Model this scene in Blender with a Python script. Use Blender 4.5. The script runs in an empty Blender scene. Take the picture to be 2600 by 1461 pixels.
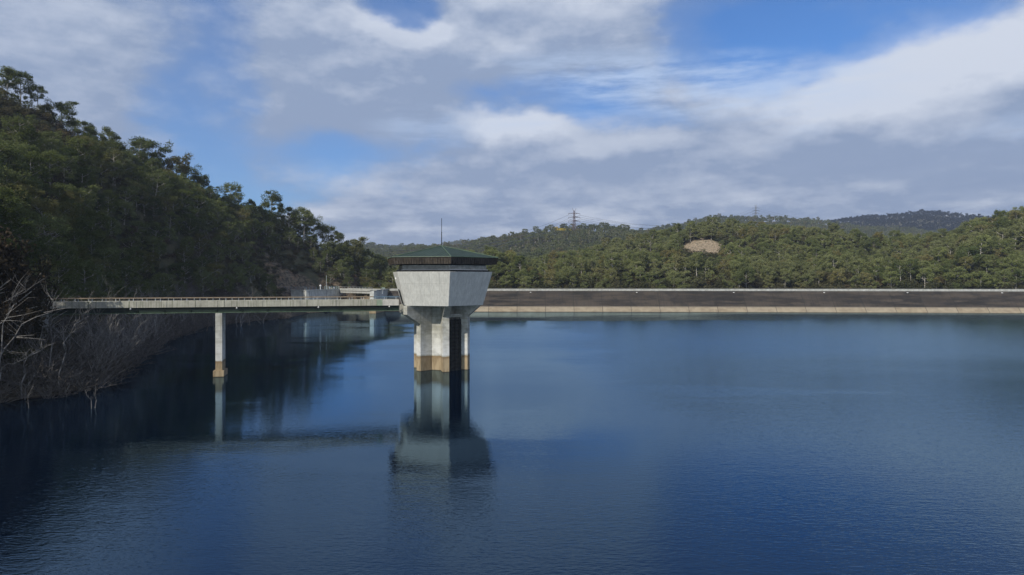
import bpy, math, random
import numpy as np
from mathutils import Vector, Matrix
R = math.radians
sc = bpy.context.scene
random.seed(7); rng = np.random.default_rng(7)

# ------------------------------------------------------------------ camera
CAM_H, F, HX, HY = 15.6, 1733.333, 1300.0, 705.0
cd = bpy.data.cameras.new("camera"); cam = bpy.data.objects.new("camera", cd)
sc.collection.objects.link(cam); sc.camera = cam
cam.location = (0, 0, CAM_H); cam.rotation_euler = (R(90), 0, 0)
cd.sensor_width = 36; cd.lens = 24; cd.shift_y = -(730.5 - HY) / 2600
cd.clip_start = 0.5; cd.clip_end = 20000
def P(px, py, Y):            # photo pixel at depth Y -> world point (for measuring only)
    return Vector(((px - HX) * Y / F, Y, CAM_H - (py - HY) * Y / F))
def YW(py):                  # depth of a point of the water's edge
    return CAM_H * F / (py - HY)

# ------------------------------------------------------------------ exposure
sc.view_settings.view_transform = 'Standard'; sc.view_settings.look = 'None'
sc.view_settings.exposure = 0.35; sc.view_settings.gamma = 1
sc.render.film_transparent = False
sc.cycles.max_bounces = 6; sc.cycles.diffuse_bounces = 2; sc.cycles.glossy_bounces = 3
sc.cycles.transmission_bounces = 2; sc.cycles.transparent_max_bounces = 6; sc.cycles.volume_bounces = 0
sc.cycles.sample_clamp_indirect = 4

# ------------------------------------------------------------------ sun
SUN_PHI, SUN_EL, SUN_E = -39.0, 36.0, 3.6       # phi measured from the direction towards the camera, negative = left
sv = Vector((math.sin(R(SUN_PHI)) * math.cos(R(SUN_EL)), -math.cos(R(SUN_PHI)) * math.cos(R(SUN_EL)), math.sin(R(SUN_EL))))
ld = bpy.data.lights.new("sun", 'SUN'); ld.energy = SUN_E; ld.angle = R(0.5); ld.color = (1.0, 0.94, 0.84)
sun = bpy.data.objects.new("sun", ld); sc.collection.objects.link(sun)
sun.rotation_euler = sv.to_track_quat('Z', 'Y').to_euler(); sun.location = (-60, -60, 120)

# ------------------------------------------------------------------ node helper
class NG:
    def __init__(s, tree): s.t = tree; s.n = tree.nodes; s.l = tree.links
    def new(s, typ, **kw):
        nd = s.n.new(typ)
        for k, v in kw.items(): setattr(nd, k, v)
        return nd
    def put(s, sock, v):
        if v is None: return
        if isinstance(v, bpy.types.NodeSocket): s.l.new(v, sock)
        else:
            try: sock.default_value = v
            except Exception: sock.default_value = (v[0], v[1], v[2], 1.0) if hasattr(v, '__len__') else (v, v, v)
    def math(s, op, a, b=None, c=None, clamp=False):
        nd = s.new('ShaderNodeMath', operation=op, use_clamp=clamp)
        s.put(nd.inputs[0], a); s.put(nd.inputs[1], b)
        if c is not None: s.put(nd.inputs[2], c)
        return nd.outputs[0]
    def vmath(s, op, a, b=None, scale=None):
        nd = s.new('ShaderNodeVectorMath', operation=op); s.put(nd.inputs[0], a); s.put(nd.inputs[1], b)
        if scale is not None: s.put(nd.inputs[3], scale)
        return nd.outputs[0]
    def noise(s, vec, scale=1.0, detail=4.0, rough=0.55, dist=0.0, dims='3D'):
        nd = s.new('ShaderNodeTexNoise', noise_dimensions=dims)
        s.put(nd.inputs['Vector'], vec); s.put(nd.inputs['Scale'], scale); s.put(nd.inputs['Detail'], detail)
        s.put(nd.inputs['Roughness'], rough); s.put(nd.inputs['Distortion'], dist)
        return nd.outputs[0]
    def ramp(s, fac, a, b, ca=0.0, cb=1.0, smooth=True):
        nd = s.new('ShaderNodeMapRange', interpolation_type='SMOOTHSTEP' if smooth else 'LINEAR', clamp=True)
        s.put(nd.inputs['Value'], fac); s.put(nd.inputs['From Min'], a); s.put(nd.inputs['From Max'], b)
        s.put(nd.inputs['To Min'], ca); s.put(nd.inputs['To Max'], cb)
        return nd.outputs[0]
    def mix(s, fac, a, b, blend='MIX'):
        nd = s.new('ShaderNodeMix', data_type='RGBA', blend_type=blend)
        s.put(nd.inputs[0], fac); s.put(nd.inputs[6], a if isinstance(a, bpy.types.NodeSocket) else (*a, 1.0)); s.put(nd.inputs[7], b if isinstance(b, bpy.types.NodeSocket) else (*b, 1.0))
        return nd.outputs[2]
    def mapping(s, vec, loc=(0, 0, 0), rot=(0, 0, 0), scale=(1, 1, 1), typ='POINT'):
        nd = s.new('ShaderNodeMapping', vector_type=typ); s.put(nd.inputs[0], vec)
        nd.inputs[1].default_value = loc; nd.inputs[2].default_value = rot; nd.inputs[3].default_value = scale
        return nd.outputs[0]
    def sep(s, vec):
        nd = s.new('ShaderNodeSeparateXYZ'); s.put(nd.inputs[0], vec); return nd.outputs
    def comb(s, x, y, z):
        nd = s.new('ShaderNodeCombineXYZ'); s.put(nd.inputs[0], x); s.put(nd.inputs[1], y); s.put(nd.inputs[2], z); return nd.outputs[0]

# ------------------------------------------------------------------ world: Nishita sky with cloud cover
SKY = 0.1
w = bpy.data.worlds.new("World"); sc.world = w; w.use_nodes = True
w.node_tree.nodes.clear(); g = NG(w.node_tree)
sky = g.new('ShaderNodeTexSky', sky_type='NISHITA'); sky.sun_disc = False
sky.sun_elevation = R(SUN_EL); sky.sun_rotation = math.atan2(sv.x, sv.y)
sky.air_density = 1.0; sky.dust_density = 0.4; sky.ozone_density = 2.5; sky.altitude = 200
tc = g.new('ShaderNodeTexCoord').outputs['Generated']
nx, ny, nz = g.sep(g.vmath('NORMALIZE', tc))
az = g.math('ARCTAN2', nx, ny); el = g.math('ARCSINE', nz)
ae = g.comb(az, el, 0.0)
def aecol(px, py):
    a = math.atan((px - HX) / F); return a, math.atan((HY - py) / F * math.cos(a))
wn = g.new('ShaderNodeTexNoise', noise_dimensions='3D'); g.put(wn.inputs['Vector'], g.mapping(ae, scale=(5, 9, 1))); wn.inputs['Scale'].default_value = 1.0
wn.inputs['Detail'].default_value = 5; wn.inputs['Roughness'].default_value = 0.6
warp = g.vmath('MULTIPLY', g.vmath('SUBTRACT', wn.outputs['Color'], (0.5, 0.5, 0.5)), (0.16, 0.09, 0.0))
aew = g.vmath('ADD', ae, warp)
def blob(cx, cy, rx, ry, rot=0.0, wt=1.0, vec=None):
    a, e = aecol(cx, cy)
    m = g.mapping(vec or aew, (a, e, 0), (0, 0, R(rot)), (rx / F, ry / F, 1), 'TEXTURE')
    gr = g.new('ShaderNodeTexGradient', gradient_type='SPHERICAL'); g.put(gr.inputs[0], m)
    return g.math('MULTIPLY', g.ramp(gr.outputs[1], 0.0, 0.8), wt)
def total(lst, start=0.0):
    acc = start
    for b in lst: acc = g.math('ADD', acc, b)
    return acc
lowband = g.ramp(el, 0.02, 0.17, 1.0, 0.0)
behind = g.ramp(ny, 0.25, -0.35)  # unseen brighter cloud added behind the camera as fill light
def density(vec, vecw):
    cover = total([
        blob(120, 150, 700, 420, 0, 0.55, vecw), blob(60, 330, 420, 200, 0, 0.3, vecw), blob(1130, 110, 800, 280, 6, 0.8, vecw), blob(850, 290, 420, 150, 20, 0.45, vecw),
        blob(2480, 230, 620, 230, 10, 1.0, vecw), blob(1950, 440, 1250, 260, 0, 0.7, vecw), blob(1330, 370, 330, 120, 0, 0.6, vecw),
        blob(1250, 560, 760, 150, 0, 0.6, vecw), blob(2100, 560, 1200, 130, 0, 0.55, vecw), blob(1560, 60, 230, 130, 0, 0.4, vecw), blob(460, 400, 130, 60, -40, 0.3, vecw),
        blob(510, 230, 190, 430, -8, -0.9, vecw), blob(690, 440, 330, 170, 25, -0.65, vecw), blob(1010, 5, 150, 60, 0, -1.3, vecw),
        blob(2060, 50, 560, 165, -4, -1.35, vecw), blob(1000, 360, 420, 80, 8, -0.4, vecw), blob(1400, 235, 420, 90, 4, -0.8, vecw), blob(1560, 300, 260, 70, 0, -0.55, vecw)], 0.42)
    n1 = g.noise(g.mapping(vec, scale=(7, 12, 1)), 1.0, 9, 0.58)
    n2 = g.noise(g.mapping(vec, scale=(11, 40, 1), loc=(3, 1, 4)), 1.0, 8, 0.6)
    nn = g.math('ADD', g.math('MULTIPLY', g.math('SUBTRACT', n1, 0.5), 2.15), g.math('MULTIPLY', g.math('MULTIPLY', g.math('SUBTRACT', n2, 0.5), 2.8), lowband))
    return g.math('ADD', cover, nn), n2
dens, n2 = density(ae, aew)
upv = (0.0, 0.022, 0.0)
dens_up, _u = density(g.vmath('ADD', ae, upv), g.vmath('ADD', aew, upv))
dens = g.math('SUBTRACT', dens, g.ramp(el, .40, .60, 0.0, .9))
toplit = g.math('MULTIPLY', g.math('SUBTRACT', dens, dens_up), .85)
dens = g.math('ADD', dens, g.math('MULTIPLY', behind, 1.0))
mask = g.math('ADD', g.math('MULTIPLY', g.ramp(dens, -1.0, -.1), .26), g.math('MULTIPLY', g.ramp(dens, -0.2, 0.85), .74))
cirrus = g.math('MULTIPLY', total([blob(1720, 205, 640, 110, -7, 1.0), blob(1400, 305, 260, 40, 6, 0.4), blob(1080, 330, 200, 60, 0, 0.5), blob(2010, 330, 160, 50, 0, .4), blob(2560, 340, 150, 50, 0, .5)], 0.0),
                g.ramp(g.noise(g.mapping(ae, scale=(7, 40, 1), loc=(1, 7, 0)), 1.0, 8, 0.65), 0.35, 0.65))
bright = total([blob(2420, 170, 420, 150, 8, 0.85), blob(1310, 320, 180, 60, 0, 0.55), blob(1250, 30, 700, 120, 0, 0.28), blob(1000, 500, 260, 50, 0, .25), blob(2100, 260, 500, 80, 0, .25), blob(150, 120, 350, 150, 0, 0.15)], 0.0)
det = g.noise(g.mapping(ae, scale=(9, 30, 1), loc=(5, 2, 1)), 1.0, 8, 0.6)
br = g.math('ADD', g.math('ADD', bright, g.math('MULTIPLY', behind, .75)), g.math('ADD', g.math('MULTIPLY', g.math('SUBTRACT', det, 0.46), .9), g.math('MINIMUM', g.math('MAXIMUM', toplit, -.25), .55)), clamp=True)
br = g.math('ADD', br, g.math('MULTIPLY', g.math('MULTIPLY', g.math('SUBTRACT', n2, 0.42), 2.2), lowband), clamp=True)
K = 1.0 / SKY
def c(r, gg, b): return (r * K, gg * K, b * K)
ccol = g.mix(br, c(.225, .29, .425), c(.53, .575, .665))
skyc = g.mix(1.0, sky.outputs[0], (0.40, 0.69, 1.04), 'MULTIPLY')
col = g.mix(mask, skyc, ccol)
col = g.mix(g.math('MULTIPLY', cirrus, 0.8, clamp=True), col, c(.42, .53, .72))
col = g.mix(g.ramp(el, 0.012, 0.05, 0.5, 0.0), col, c(.43, .49, .58))
bg = g.new('ShaderNodeBackground'); g.put(bg.inputs[0], col); bg.inputs[1].default_value = SKY
g.put(g.new('ShaderNodeOutputWorld').inputs[0], bg.outputs[0])

# ------------------------------------------------------------------ mesh helpers
C = sc.collection
def tag(o, label=None, cat=None, group=None, kind=None):
    if label: o['label'] = label
    if cat: o['category'] = cat
    if group: o['group'] = group
    if kind: o['kind'] = kind
    return o
def thing(name, label, cat, loc=(0, 0, 0), rz=0.0, group=None):
    o = bpy.data.objects.new(name, None); C.objects.link(o); o.location = loc; o.rotation_euler = (0, 0, rz)
    o.empty_display_size = 0.5
    return tag(o, label, cat, group)
class MB:
    def __init__(s): s.v = []; s.f = []; s.m = []; s.mi = 0
    def poly(s, pts):
        b = len(s.v); s.v += [tuple(p) for p in pts]; s.f.append(tuple(range(b, b + len(pts)))); s.m.append(s.mi)
    def hull8(s, q):            # bottom 4 ccw, top 4 ccw
        b = len(s.v); s.v += [tuple(p) for p in q]
        for f in ((3, 2, 1, 0), (4, 5, 6, 7), (0, 1, 5, 4), (1, 2, 6, 5), (2, 3, 7, 6), (3, 0, 4, 7)):
            s.f.append(tuple(b + i for i in f)); s.m.append(s.mi)
    def box(s, x0, x1, y0, y1, z0, z1):
        s.hull8([(x0, y0, z0), (x1, y0, z0), (x1, y1, z0), (x0, y1, z0), (x0, y0, z1), (x1, y0, z1), (x1, y1, z1), (x0, y1, z1)])
    def prism(s, pts, z0, z1, pts2=None):   # ccw outline
        b = len(s.v); n = len(pts); pts2 = pts2 or pts
        s.v += [(p[0], p[1], z0) for p in pts] + [(p[0], p[1], z1) for p in pts2]
        s.f.append(tuple(b + n - 1 - i for i in range(n))); s.f.append(tuple(b + n + i for i in range(n)))
        for i in range(n):
            j = (i + 1) % n; s.f.append((b + i, b + j, b + n + j, b + n + i))
        s.m += [s.mi] * (n + 2)
    def sweep(s, path, prof):   # prof: closed section [(side, up)], along a level polyline path [(x,y)]
        n = len(prof); b = len(s.v); k = len(path)
        for i, p in enumerate(path):
            a = Vector(path[max(i - 1, 0)][:2]); c2 = Vector(path[min(i + 1, k - 1)][:2]); d = (c2 - a).normalized()
            nrm = Vector((d.y, -d.x)); z = p[2] if len(p) > 2 else 0
            for (u, v) in prof: s.v.append((p[0] + nrm.x * u, p[1] + nrm.y * u, z + v))
        for i in range(k - 1):
            for j in range(n):
                q = (j + 1) % n
                s.f.append((b + i * n + j, b + i * n + q, b + (i + 1) * n + q, b + (i + 1) * n + j)); s.m.append(s.mi)
        s.f.append(tuple(b + j for j in range(n))[::-1]); s.f.append(tuple(b + (k - 1) * n + j for j in range(n))); s.m += [s.mi] * 2
    def tube(s, pts, rad, n=6):
        b = len(s.v); k = len(pts)
        for i, p in enumerate(pts):
            a = Vector(pts[max(i - 1, 0)]); c2 = Vector(pts[min(i + 1, k - 1)]); d = (c2 - a)
            d = d.normalized() if d.length > 1e-6 else Vector((0, 0, 1))
            u = d.cross(Vector((0, 1, 0.01)) if abs(d.y) < 0.9 else Vector((1, 0, 0))).normalized(); v2 = d.cross(u)
            r = rad[i] if hasattr(rad, '__len__') else rad
            for j in range(n):
                t = 2 * math.pi * j / n; q = Vector(p) + (u * math.cos(t) + v2 * math.sin(t)) * r; s.v.append(tuple(q))
        for i in range(k - 1):
            for j in range(n):
                q = (j + 1) % n; s.f.append((b + i * n + j, b + i * n + q, b + (i + 1) * n + q, b + (i + 1) * n + j)); s.m.append(s.mi)
        s.f.append(tuple(b + j for j in range(n))[::-1]); s.f.append(tuple(b + (k - 1) * n + j for j in range(n))); s.m += [s.mi] * 2
    def mesh(s, name, mats):
        me = bpy.data.meshes.new(name); me.from_pydata(s.v, [], s.f)
        mats = mats if isinstance(mats, (list, tuple)) else [mats]
        for m in mats: me.materials.append(m)
        if len(mats) > 1: me.polygons.foreach_set('material_index', s.m)
        me.update(); return me
    def build(s, name, mats, parent=None, bevel=0.0):
        me = s.mesh(name, mats); o = bpy.data.objects.new(name, me); C.objects.link(o)
        if parent: o.parent = parent
        if bevel:
            md = o.modifiers.new('bevel', 'BEVEL'); md.width = bevel; md.segments = 2; md.limit_method = 'ANGLE'
        return o

# ------------------------------------------------------------------ materials
def mat(name):
    m = bpy.data.materials.new(name); m.use_nodes = True; m.node_tree.nodes.clear(); g = NG(m.node_tree)
    out = g.new('ShaderNodeOutputMaterial'); b = g.new('ShaderNodeBsdfPrincipled'); g.put(out.inputs[0], b.outputs[0])
    return m, g, b, out
def pos(g): return g.new('ShaderNodeNewGeometry').outputs['Position']
def setb(g, b, col=None, rough=0.7, metal=0.0, bump=None, bs=0.3, bd=0.05, spec=0.3):
    if col is not None: g.put(b.inputs['Base Color'], col if isinstance(col, bpy.types.NodeSocket) else (*col, 1))
    g.put(b.inputs['Roughness'], rough); b.inputs['Metallic'].default_value = metal; b.inputs['Specular IOR Level'].default_value = spec
    if bump is not None:
        bn = g.new('ShaderNodeBump'); g.put(bn.inputs['Height'], bump); bn.inputs['Strength'].default_value = bs; bn.inputs['Distance'].default_value = bd
        g.put(b.inputs['Normal'], bn.outputs[0])
def simple(name, colr, rough=0.6, metal=0.0, var=0.25, scale=1.5):
    m, g, b, _ = mat(name)
    n = g.noise(pos(g), scale, 5, 0.6)
    setb(g, b, g.mix(g.ramp(n, 0.3, 0.7), tuple(x * (1 - var) for x in colr), tuple(min(1, x * (1 + var)) for x in colr)), rough, metal)
    return m
def concrete(name, base, streak=0.5, band=True, lines=0.0, boards=0.0, dark=(.10, .10, .09), sscale=1.0, white=0.55, mott=1.0):
    m, g, b, _ = mat(name); p = pos(g); z = g.sep(p)[2]
    vs = g.noise(g.mapping(p, scale=(1.6 * sscale, 1.6 * sscale, 0.16)), 1.0, 6, 0.62)
    mot = g.noise(p, 0.9, 7, 0.6); fine = g.noise(p, 7.0, 4, 0.6)
    col = g.mix(g.ramp(mot, 0.3, 0.72), tuple(x * (1 - 0.22 * mott) for x in base), tuple(x * (1 + 0.15 * mott) for x in base))
    col = g.mix(g.math('MULTIPLY', g.ramp(vs, 0.47, 0.72), streak), col, dark)
    col = g.mix(g.math('MULTIPLY', g.ramp(fine, 0.45, 0.75), 0.22), col, tuple(x * 0.6 for x in base))
    if boards:
        bx = g.noise(g.mapping(p, scale=(5.5, 5.5, 0.10)), 1.0, 4, 0.7)
        col = g.mix(g.math('MULTIPLY', g.ramp(bx, 0.45, 0.6), boards), col, tuple(x * 0.7 for x in base))
    if lines:
        fr = g.math('ABSOLUTE', g.math('SUBTRACT', g.math('FRACT', g.math('DIVIDE', z, lines)), 0.5))
        col = g.mix(g.math('MULTIPLY', g.ramp(fr, 0.5 - 0.035 / lines, 0.5), 0.45), col, dark)
        hz = g.noise(g.mapping(p, scale=(0.35, 0.35, 2.2)), 1.0, 4, 0.6)
        col = g.mix(g.math('MULTIPLY', g.ramp(hz, 0.45, 0.62), 0.42), col, (.22, .21, .15))
    if band:
        wob = g.math('MULTIPLY', g.math('SUBTRACT', g.noise(g.mapping(p, scale=(.5, .5, 0)), 1.0, 3), 0.5), 0.7)
        zz = g.math('ADD', z, wob)
        wf = g.math('MULTIPLY', g.math('MULTIPLY', g.ramp(zz, 2.5, 2.9), g.ramp(zz, 3.2, 7.0, 1.0, 0.0)), g.ramp(g.noise(g.mapping(p, scale=(.8, .8, 1.6)), 1.0, 5), 0.3, 0.6, 0.45, 1.0))
        col = g.mix(g.math('MULTIPLY', wf, white), col, (.60, .60, .58))
        tanc = g.mix(g.ramp(g.noise(g.mapping(p, scale=(2, 2, .5)), 1.0, 5), 0.3, 0.7), (.21, .155, .088), (.34, .265, .165))
        tanc = g.mix(g.ramp(zz, 1.9, 2.45), tanc, (.20, .14, .075))
        col = g.mix(g.ramp(zz, 2.42, 2.6, 1.0, 0.0), col, tanc)
        col = g.mix(g.ramp(z, 0.03, 0.16, 0.85, 0.0), col, (.03, .025, .018))
    setb(g, b, col, 0.85, 0, g.math('ADD', fine, g.math('MULTIPLY', mot, 0.8)), 0.35, 0.03)
    return m
M = {}
M['box'] = concrete('tower_concrete', (.54, .54, .50), 0.30, False, 0, 0.5, dark=(.32, .34, .33), mott=.45)
M['shaft'] = concrete('shaft_concrete', (.40, .395, .35), 0.5, True, 0.62, 0.0, dark=(.15, .145, .10), mott=1.7, white=.8)
M['pier'] = concrete('pier_concrete', (.44, .44, .40), 0.75, True, 1.2, 0.0, dark=(.09, .09, .08))
M['fascia'] = concrete('bridge_concrete', (.37, .36, .30), 0.9, False, 0, 0.3, dark=(.085, .10, .055), sscale=2.6)
M['spill'] = concrete('spillway_concrete', (.47, .48, .45), 0.6, True, 0, 0, dark=(.07, .08, .09), sscale=.6, white=0.2)
M['parapet'] = concrete('parapet_concrete', (.36, .36, .33), 0.4, False, 0, 0, dark=(.16, .16, .13), sscale=.35)
M['green_steel'] = simple('green_steel', (.013, .024, .017), 0.45)
M['flange'] = simple('faded_green_steel', (.075, .115, .072), 0.5)
M['dark_steel'] = simple('dark_steel', (.012, .016, .015), 0.5)
M['rail'] = simple('weathered_timber', (.22, .17, .115), 0.7)
M['galv'] = simple('galvanised_steel', (.42, .45, .45), 0.45, 0.3)
M['blue_rail'] = simple('blue_grey_paint', (.10, .15, .20), 0.5)
M['pale_green'] = simple('pale_green_paint', (.32, .42, .38), 0.5)
M['white'] = simple('white_paint', (.80, .80, .78), 0.4, 0, 0.05)
M['black'] = simple('black_gap', (.006, .006, .007), 0.8)
M['louvre'] = simple('louvre_metal', (.62, .60, .55), 0.55)
M['pylon'] = simple('pylon_steel', (.13, .10, .11), 0.5)
M['pylon_pale'] = simple('pylon_steel_pale', (.20, .21, .24), 0.5)
M['wire'] = simple('cable', (.10, .10, .12), 0.5)

def fascia_mat():
    m, g, b, _ = mat('brown_cladding'); p = pos(g)
    n = g.noise(g.mapping(p, scale=(6, 6, .3)), 1.0, 5, .6)
    setb(g, b, g.mix(g.ramp(n, .35, .65), (.022, .018, .014), (.075, .062, .048)), .55)
    return m
M['brown'] = fascia_mat()
def roof_mat():
    m, g, b, _ = mat('green_roof_sheet'); p = pos(g); uv = g.new('ShaderNodeTexCoord').outputs['UV']
    u, v, _z = g.sep(uv)
    n = g.noise(p, .8, 6, .6)
    col = g.mix(g.ramp(n, .3, .7), (.028, .044, .038), (.042, .064, .056))
    fr = g.math('ABSOLUTE', g.math('SUBTRACT', g.math('FRACT', g.math('MULTIPLY', u, 1.6)), .5))
    rib = g.ramp(fr, .36, .46)
    col = g.mix(rib, col, (.070, .098, .086))
    setb(g, b, col, .8, 0, rib, .8, .05, .1); return m
M['roof'] = roof_mat()
def screen_mat():
    m, g, b, _ = mat('trash_rack'); p = pos(g); z = g.sep(p)[2]
    fr = g.math('ABSOLUTE', g.math('SUBTRACT', g.math('FRACT', g.math('DIVIDE', z, .62)), .5))
    n = g.noise(g.mapping(p, scale=(1.5, 1.5, 2.5)), 1.0, 4)
    col = g.mix(g.ramp(n, .45, .7), (.006, .006, .006), (.035, .035, .032))
    col = g.mix(g.math('MULTIPLY', g.ramp(fr, .43, .49), .8), col, (.05, .045, .035))
    setb(g, b, col, .6); return m
M['screen'] = screen_mat()
def dam_mat():
    m, g, b, _ = mat('dam_face'); p = pos(g); z = g.sep(p)[2]; uv = g.new('ShaderNodeTexCoord').outputs['UV']
    u, v, _z = g.sep(uv)
    cell = g.math('FLOOR', u)
    wn = g.new('ShaderNodeTexWhiteNoise', noise_dimensions='1D'); g.put(wn.inputs['W'], cell); rnd = wn.outputs[0]
    fine = g.noise(p, 1.6, 6, .6); big = g.noise(g.mapping(p, scale=(.05, .05, .6)), 1.0, 5, .6)
    st = g.noise(g.comb(g.math('MULTIPLY', u, 26.0), g.math('MULTIPLY', z, .12), 0.0), 1.0, 5, .65)
    col = g.mix(rnd, (.017, .0155, .014), (.036, .030, .0245))
    col = g.mix(g.ramp(big, .4, .6), col, (.060, .049, .038)); col = g.mix(g.math('MULTIPLY', g.ramp(g.noise(g.mapping(p, scale=(.16, .16, .35)), 1.0, 6, .65), .5, .62), .55), col, (.012, .012, .012))
    col = g.mix(g.math('MULTIPLY', g.ramp(st, .45, .7), .5), col, (.015, .015, .017))
    col = g.mix(g.math('MULTIPLY', g.ramp(fine, .45, .75), .35), col, (.052, .043, .034))
    hz = g.math('ABSOLUTE', g.math('SUBTRACT', g.math('FRACT', g.math('DIVIDE', z, 1.5)), .5))
    col = g.mix(g.math('MULTIPLY', g.ramp(hz, .47, .5), .35), col, (.02, .02, .02))
    tan1 = g.mix(g.ramp(g.noise(g.comb(g.math('MULTIPLY', u, 5.0), g.math('MULTIPLY', z, .6), 2.0), 1.0, 5), .3, .7), (.20, .158, .105), (.30, .25, .172))
    tan1 = g.mix(g.math('MULTIPLY', rnd, .35), tan1, (.29, .255, .195))
    zz = g.math('ADD', z, g.math('MULTIPLY', g.math('SUBTRACT', fine, .5), .3))
    col = g.mix(g.ramp(zz, 2.35, 2.75, 1.0, 0.0), col, g.mix(g.ramp(zz, 1.9, 2.5), tan1, (.15, .13, .10)))
    fu = g.math('ABSOLUTE', g.math('SUBTRACT', g.math('FRACT', u), .5))
    col = g.mix(g.math('MULTIPLY', g.ramp(fu, .484, .497), .75), col, (.022, .02, .018))
    col = g.mix(g.ramp(z, .05, .35, .9, 0.0), col, (.035, .028, .02))
    setb(g, b, col, .9, 0, fine, .3, .05); return m
M['dam'] = dam_mat()
def bark(name, a, bb):
    m, g, b, _ = mat(name); p = g.new('ShaderNodeTexCoord').outputs['Object']
    n = g.noise(g.mapping(p, scale=(3, 3, .8)), 1.0, 5, .6)
    setb(g, b, g.mix(g.ramp(n, .35, .65), a, bb), .85); return m
M['bark'] = bark('gum_bark', (.16, .15, .13), (.46, .43, .38))
M['dead'] = bark('dead_wood', (.10, .094, .086), (.27, .255, .235))
M['twig'] = bark('bare_twig', (.06, .054, .048), (.15, .136, .12))
def leafmat(name, a, bb, c3, trans=.36):
    m, g, b, out = mat(name); n0 = g.noise(g.new('ShaderNodeTexCoord').outputs['Object'], .55, 3, .6)
    rnd = g.new('ShaderNodeObjectInfo').outputs['Random']
    # slow drift of species over the hillside plus tree-to-tree change
    big = g.noise(pos(g), .02, 3, .6)
    col = g.mix(g.ramp(rnd, 0.0, 1.0, smooth=False), tuple(x * .8 for x in a), tuple(x * 1.15 for x in bb))
    r2_ = g.math('FRACT', g.math('MULTIPLY', rnd, 7.31)); col = g.mix(g.ramp(r2_, .82, .9, 0, .6), col, (bb[0] * 1.25, bb[1] * .85, bb[2] * .9))
    col = g.mix(g.math('MULTIPLY', g.ramp(big, .42, .62), .6), col, c3)
    col = g.mix(g.ramp(n0, .35, .7, 0.0, .65), col, tuple(x * .6 for x in a))
    d = g.new('ShaderNodeBsdfDiffuse'); g.put(d.inputs[0], col); t = g.new('ShaderNodeBsdfTranslucent'); g.put(t.inputs[0], col)
    mx = g.new('ShaderNodeMixShader'); mx.inputs[0].default_value = trans
    g.l.new(d.outputs[0], mx.inputs[1]); g.l.new(t.outputs[0], mx.inputs[2]); g.l.new(mx.outputs[0], out.inputs[0]); m.node_tree.nodes.remove(b)
    return m
M['leaf'] = leafmat('gum_leaves', (.105, .135, .046), (.185, .210, .080), (.165, .180, .080))
M['leaf_dark'] = leafmat('dark_leaves', (.075, .105, .032), (.138, .160, .048), (.12, .14, .048))
M['leaf_right'] = leafmat('olive_leaves', (.140, .175, .062), (.255, .275, .105), (.285, .285, .140))
M['leaf_far'] = leafmat('far_leaves', (.115, .145, .065), (.195, .215, .095), (.22, .225, .13))
M['leaf_shade'] = leafmat('cloud_shaded_leaves', (.010, .020, .020), (.016, .028, .026), (.013, .023, .023))  # cloud shadow on the farthest hill is put into this leaf colour
M['leaf_bank'] = leafmat('shade_painted_bank_leaves', (.026, .028, .018), (.048, .046, .030), (.040, .038, .026), .1)  # darker leaf copy; shade over the near bank is painted into it
M['brush'] = leafmat('dry_brush', (.055, .046, .034), (.095, .080, .058), (.075, .070, .045), .1)
M['yellow'] = leafmat('yellow_leaves', (.42, .34, .03), (.55, .42, .04), (.5, .4, .05), .2)
M['scrub'] = leafmat('scrub_leaves', (.055, .072, .032), (.125, .118, .062), (.110, .100, .058))

# ------------------------------------------------------------------ terrain
shore = [(-95, -300), (-84, -120), (-74, -20), (-69, 40), (-65.5, 76), (-64.4, 86), (-60.3, 88.6), (-59.6, 96.6), (-62, 106), (-70.6, 128.7), (-87.6, 174),
         (-97.3, 216), (-92.5, 241), (-85.5, 262), (-87.5, 280), (-89, 296)]
damw = [(-80.5, 321), (-59.5, 318), (-58, 311), (-16, 308), (45, 306.6), (105, 304), (165, 300), (221, 295), (330, 283), (420, 270)]
lake = np.array(shore + [(-84.5, 312)] + damw + [(520, 250), (560, -300)])
def seg_dist(x, y, poly, closed=True):
    d = np.full(x.shape, 1e18); n = len(poly)
    for i in range(n if closed else n - 1):
        a = poly[i]; b = poly[(i + 1) % n]; ab = b - a
        t = np.clip(((x - a[0]) * ab[0] + (y - a[1]) * ab[1]) / (ab @ ab), 0, 1)
        d = np.minimum(d, (x - a[0] - t * ab[0]) ** 2 + (y - a[1] - t * ab[1]) ** 2)
    return np.sqrt(d)
def inside(x, y, poly):
    r = np.zeros(x.shape, bool); n = len(poly)
    for i in range(n):
        x1, y1 = poly[i]; x2, y2 = poly[(i + 1) % n]
        cnd = ((y1 > y) != (y2 > y)) & (x < (x2 - x1) * (y - y1) / ((y2 - y1) if y2 != y1 else 1e-9) + x1)
        r ^= cnd
    return r
cp = []
def cpt(px, py, Y): p = P(px, py, Y); cp.append((p.x, p.y, p.z))
for a in shore[2:]: cp.append((a[0], a[1], 0.5))
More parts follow.
